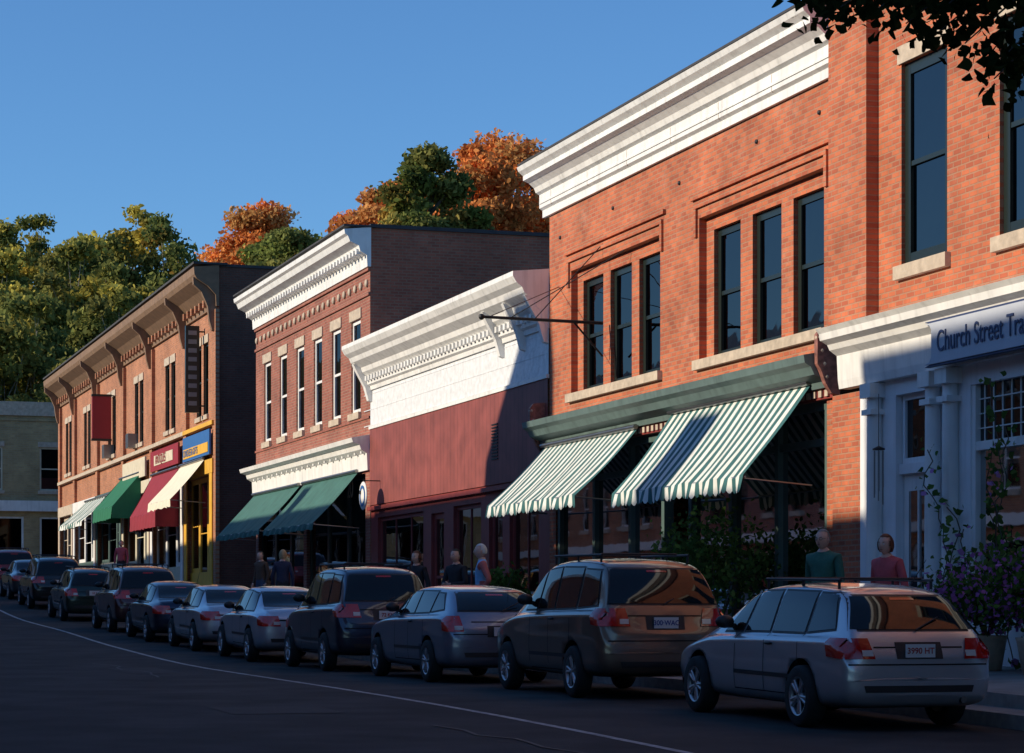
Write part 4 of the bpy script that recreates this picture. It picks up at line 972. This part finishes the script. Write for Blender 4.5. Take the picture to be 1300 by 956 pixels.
    for j in range(m+1):
        ph=math.pi*j/m
        for i in range(n):
            t=2*math.pi*i/n; x=math.sin(ph)*math.cos(t); y=math.sin(ph)*math.sin(t); z=math.cos(ph)
            w_=math.sin(ph); sc=1.09+w_*(.02*math.sin(7*t+3*z)+.015*math.sin(13*t-5*z))
            if hairlen: sc+=.07*w_+.02
            rx,ry,rz=.081*sc,.101*sc,.122*(1.08 if not hairlen else 1.13)
            if z<0 and not hairlen: rx*=1-.25*z*z; ry*=1-.2*z*z
            zz=z*rz
            if hairlen and z<0: zz*=1+hairlen*.3
            vs2.append(hp(x*rx,y*ry-.008,zz+.002)); keep.append((x,y,z))
    for j in range(m):
        for i in range(n):
            f=(j*n+i,(j+1)*n+i,(j+1)*n+(i+1)%n,j*n+(i+1)%n); x,y,z=keep[f[1]]
            front=y>.12 and z<.60; side=y>-.1 and z<(.05 if not hairlen else -1); lowp=z<(-.35 if not hairlen else -.70)
            if front and (abs(x)<.86 or not hairlen): continue
            if side or lowp: continue
            fs2.append(f)
    hd_.add(vs2,fs2,hair,True)
    hd_.obj('head',e); 
    if fm.v: fm.obj('hands',e)
    cl=MB(); cl.lathe([(.079*k,0),(.082*k,.025*k),(.070*k,.042*k)],(0,.0+ln*.58*k,1.455*k),top,18,'Z'); cl.obj('collar',e)
    return e
def cloth(n,c): return M(n,c,.85,var=.12,vs=12,bump=.4,bs=18)
gs=cloth('green_shirt',(.04,.16,.12)); rd=cloth('red_top',(.55,.10,.12)); nv=cloth('navy_cloth',(.03,.035,.07)); bk=cloth('black_cloth',(.025,.025,.03)); wt=cloth('red_shirt',(.55,.15,.13)); bv=cloth('blue_vest',(.25,.50,.78)); kh=cloth('khaki_cloth',(.22,.18,.12)); jn=cloth('denim',(.05,.08,.15)); br=cloth('brown_cloth',(.10,.06,.04))
hw=M('white_hair',(.70,.68,.64),.8,var=.1,vs=40); hg=M('grey_hair',(.26,.24,.22),.8,var=.2,vs=40); hb=M('brown_hair',(.14,.045,.02),.7,var=.3,vs=40); hk=M('black_hair',(.015,.012,.01),.7,var=.2,vs=40); hbl=M('blond_hair',(.40,.30,.16),.8,var=.2,vs=40)
def P(x,y): return (x,y,sw(x,y))
person('man',P(13.2,27.6),1.86,math.radians(125),gs,kh,hg,glasses=True,walk=.15)
person('woman',P(13.3,26.0),1.76,math.radians(120),rd,nv,hb,.4,female=True,walk=.12,tilt=.05)
person('man',P(13.1,42.0),1.97,math.radians(75),wt,jn,hw,vest=bv,arms='hip')
person('man',P(13.2,44.0),1.90,math.radians(120),bk,nv,hk,arms='fold')
person('woman',P(13.3,47.2),1.88,math.radians(130),bk,nv,hb,.4,female=True)
person('woman',P(13.3,60.0),1.88,math.radians(-20),nv,bk,hbl,.6,female=True,walk=.15)
person('man',P(13.8,65.0),1.8,math.radians(120),br,jn,hk)
person('man',P(14.0,92.0),1.8,math.radians(160),rd,bk,hk,walk=.15)
# ================================================================ light, sky, camera
el=math.radians(21); az=math.radians(4)   # az: from -X towards +Y
tosun=Vector((-math.cos(el)*math.cos(az),math.cos(el)*math.sin(az),math.sin(el)))
sl=bpy.data.lights.new('sun','SUN'); sl.energy=5.0; sl.angle=math.radians(.5); sl.color=(1,.86,.66)
so=bpy.data.objects.new('sun',sl); COL.objects.link(so); so.rotation_euler=(-tosun).to_track_quat('-Z','Y').to_euler()
w=bpy.data.worlds.new('World'); S.world=w; w.use_nodes=True; nt=w.node_tree; bg=nt.nodes['Background']
sky=nt.nodes.new('ShaderNodeTexSky'); sky.sky_type='NISHITA'; sky.sun_disc=False; sky.sun_elevation=el
sky.sun_rotation=math.atan2(tosun.x,tosun.y); sky.air_density=1.0; sky.dust_density=.15; sky.ozone_density=4.0; sky.altitude=300
tm=nt.nodes.new('ShaderNodeVectorMath'); tm.operation='MULTIPLY'; tm.inputs[1].default_value=(.72,1.02,1.27)
nt.links.new(sky.outputs[0],tm.inputs[0]); nt.links.new(tm.outputs[0],bg.inputs[0]); bg.inputs[1].default_value=.120
cam=bpy.data.cameras.new('camera'); co=bpy.data.objects.new('camera',cam); COL.objects.link(co)
cam.sensor_width=36; cam.lens=3000/1300*36; cam.shift_y=299/1300; cam.clip_end=3000; cam.clip_start=.1
co.location=(0,0,1.7); co.rotation_euler=(math.radians(90),0,-math.radians(18.04))
S.camera=co
S.view_settings.view_transform='Standard'; S.view_settings.look='None'; S.view_settings.exposure=0
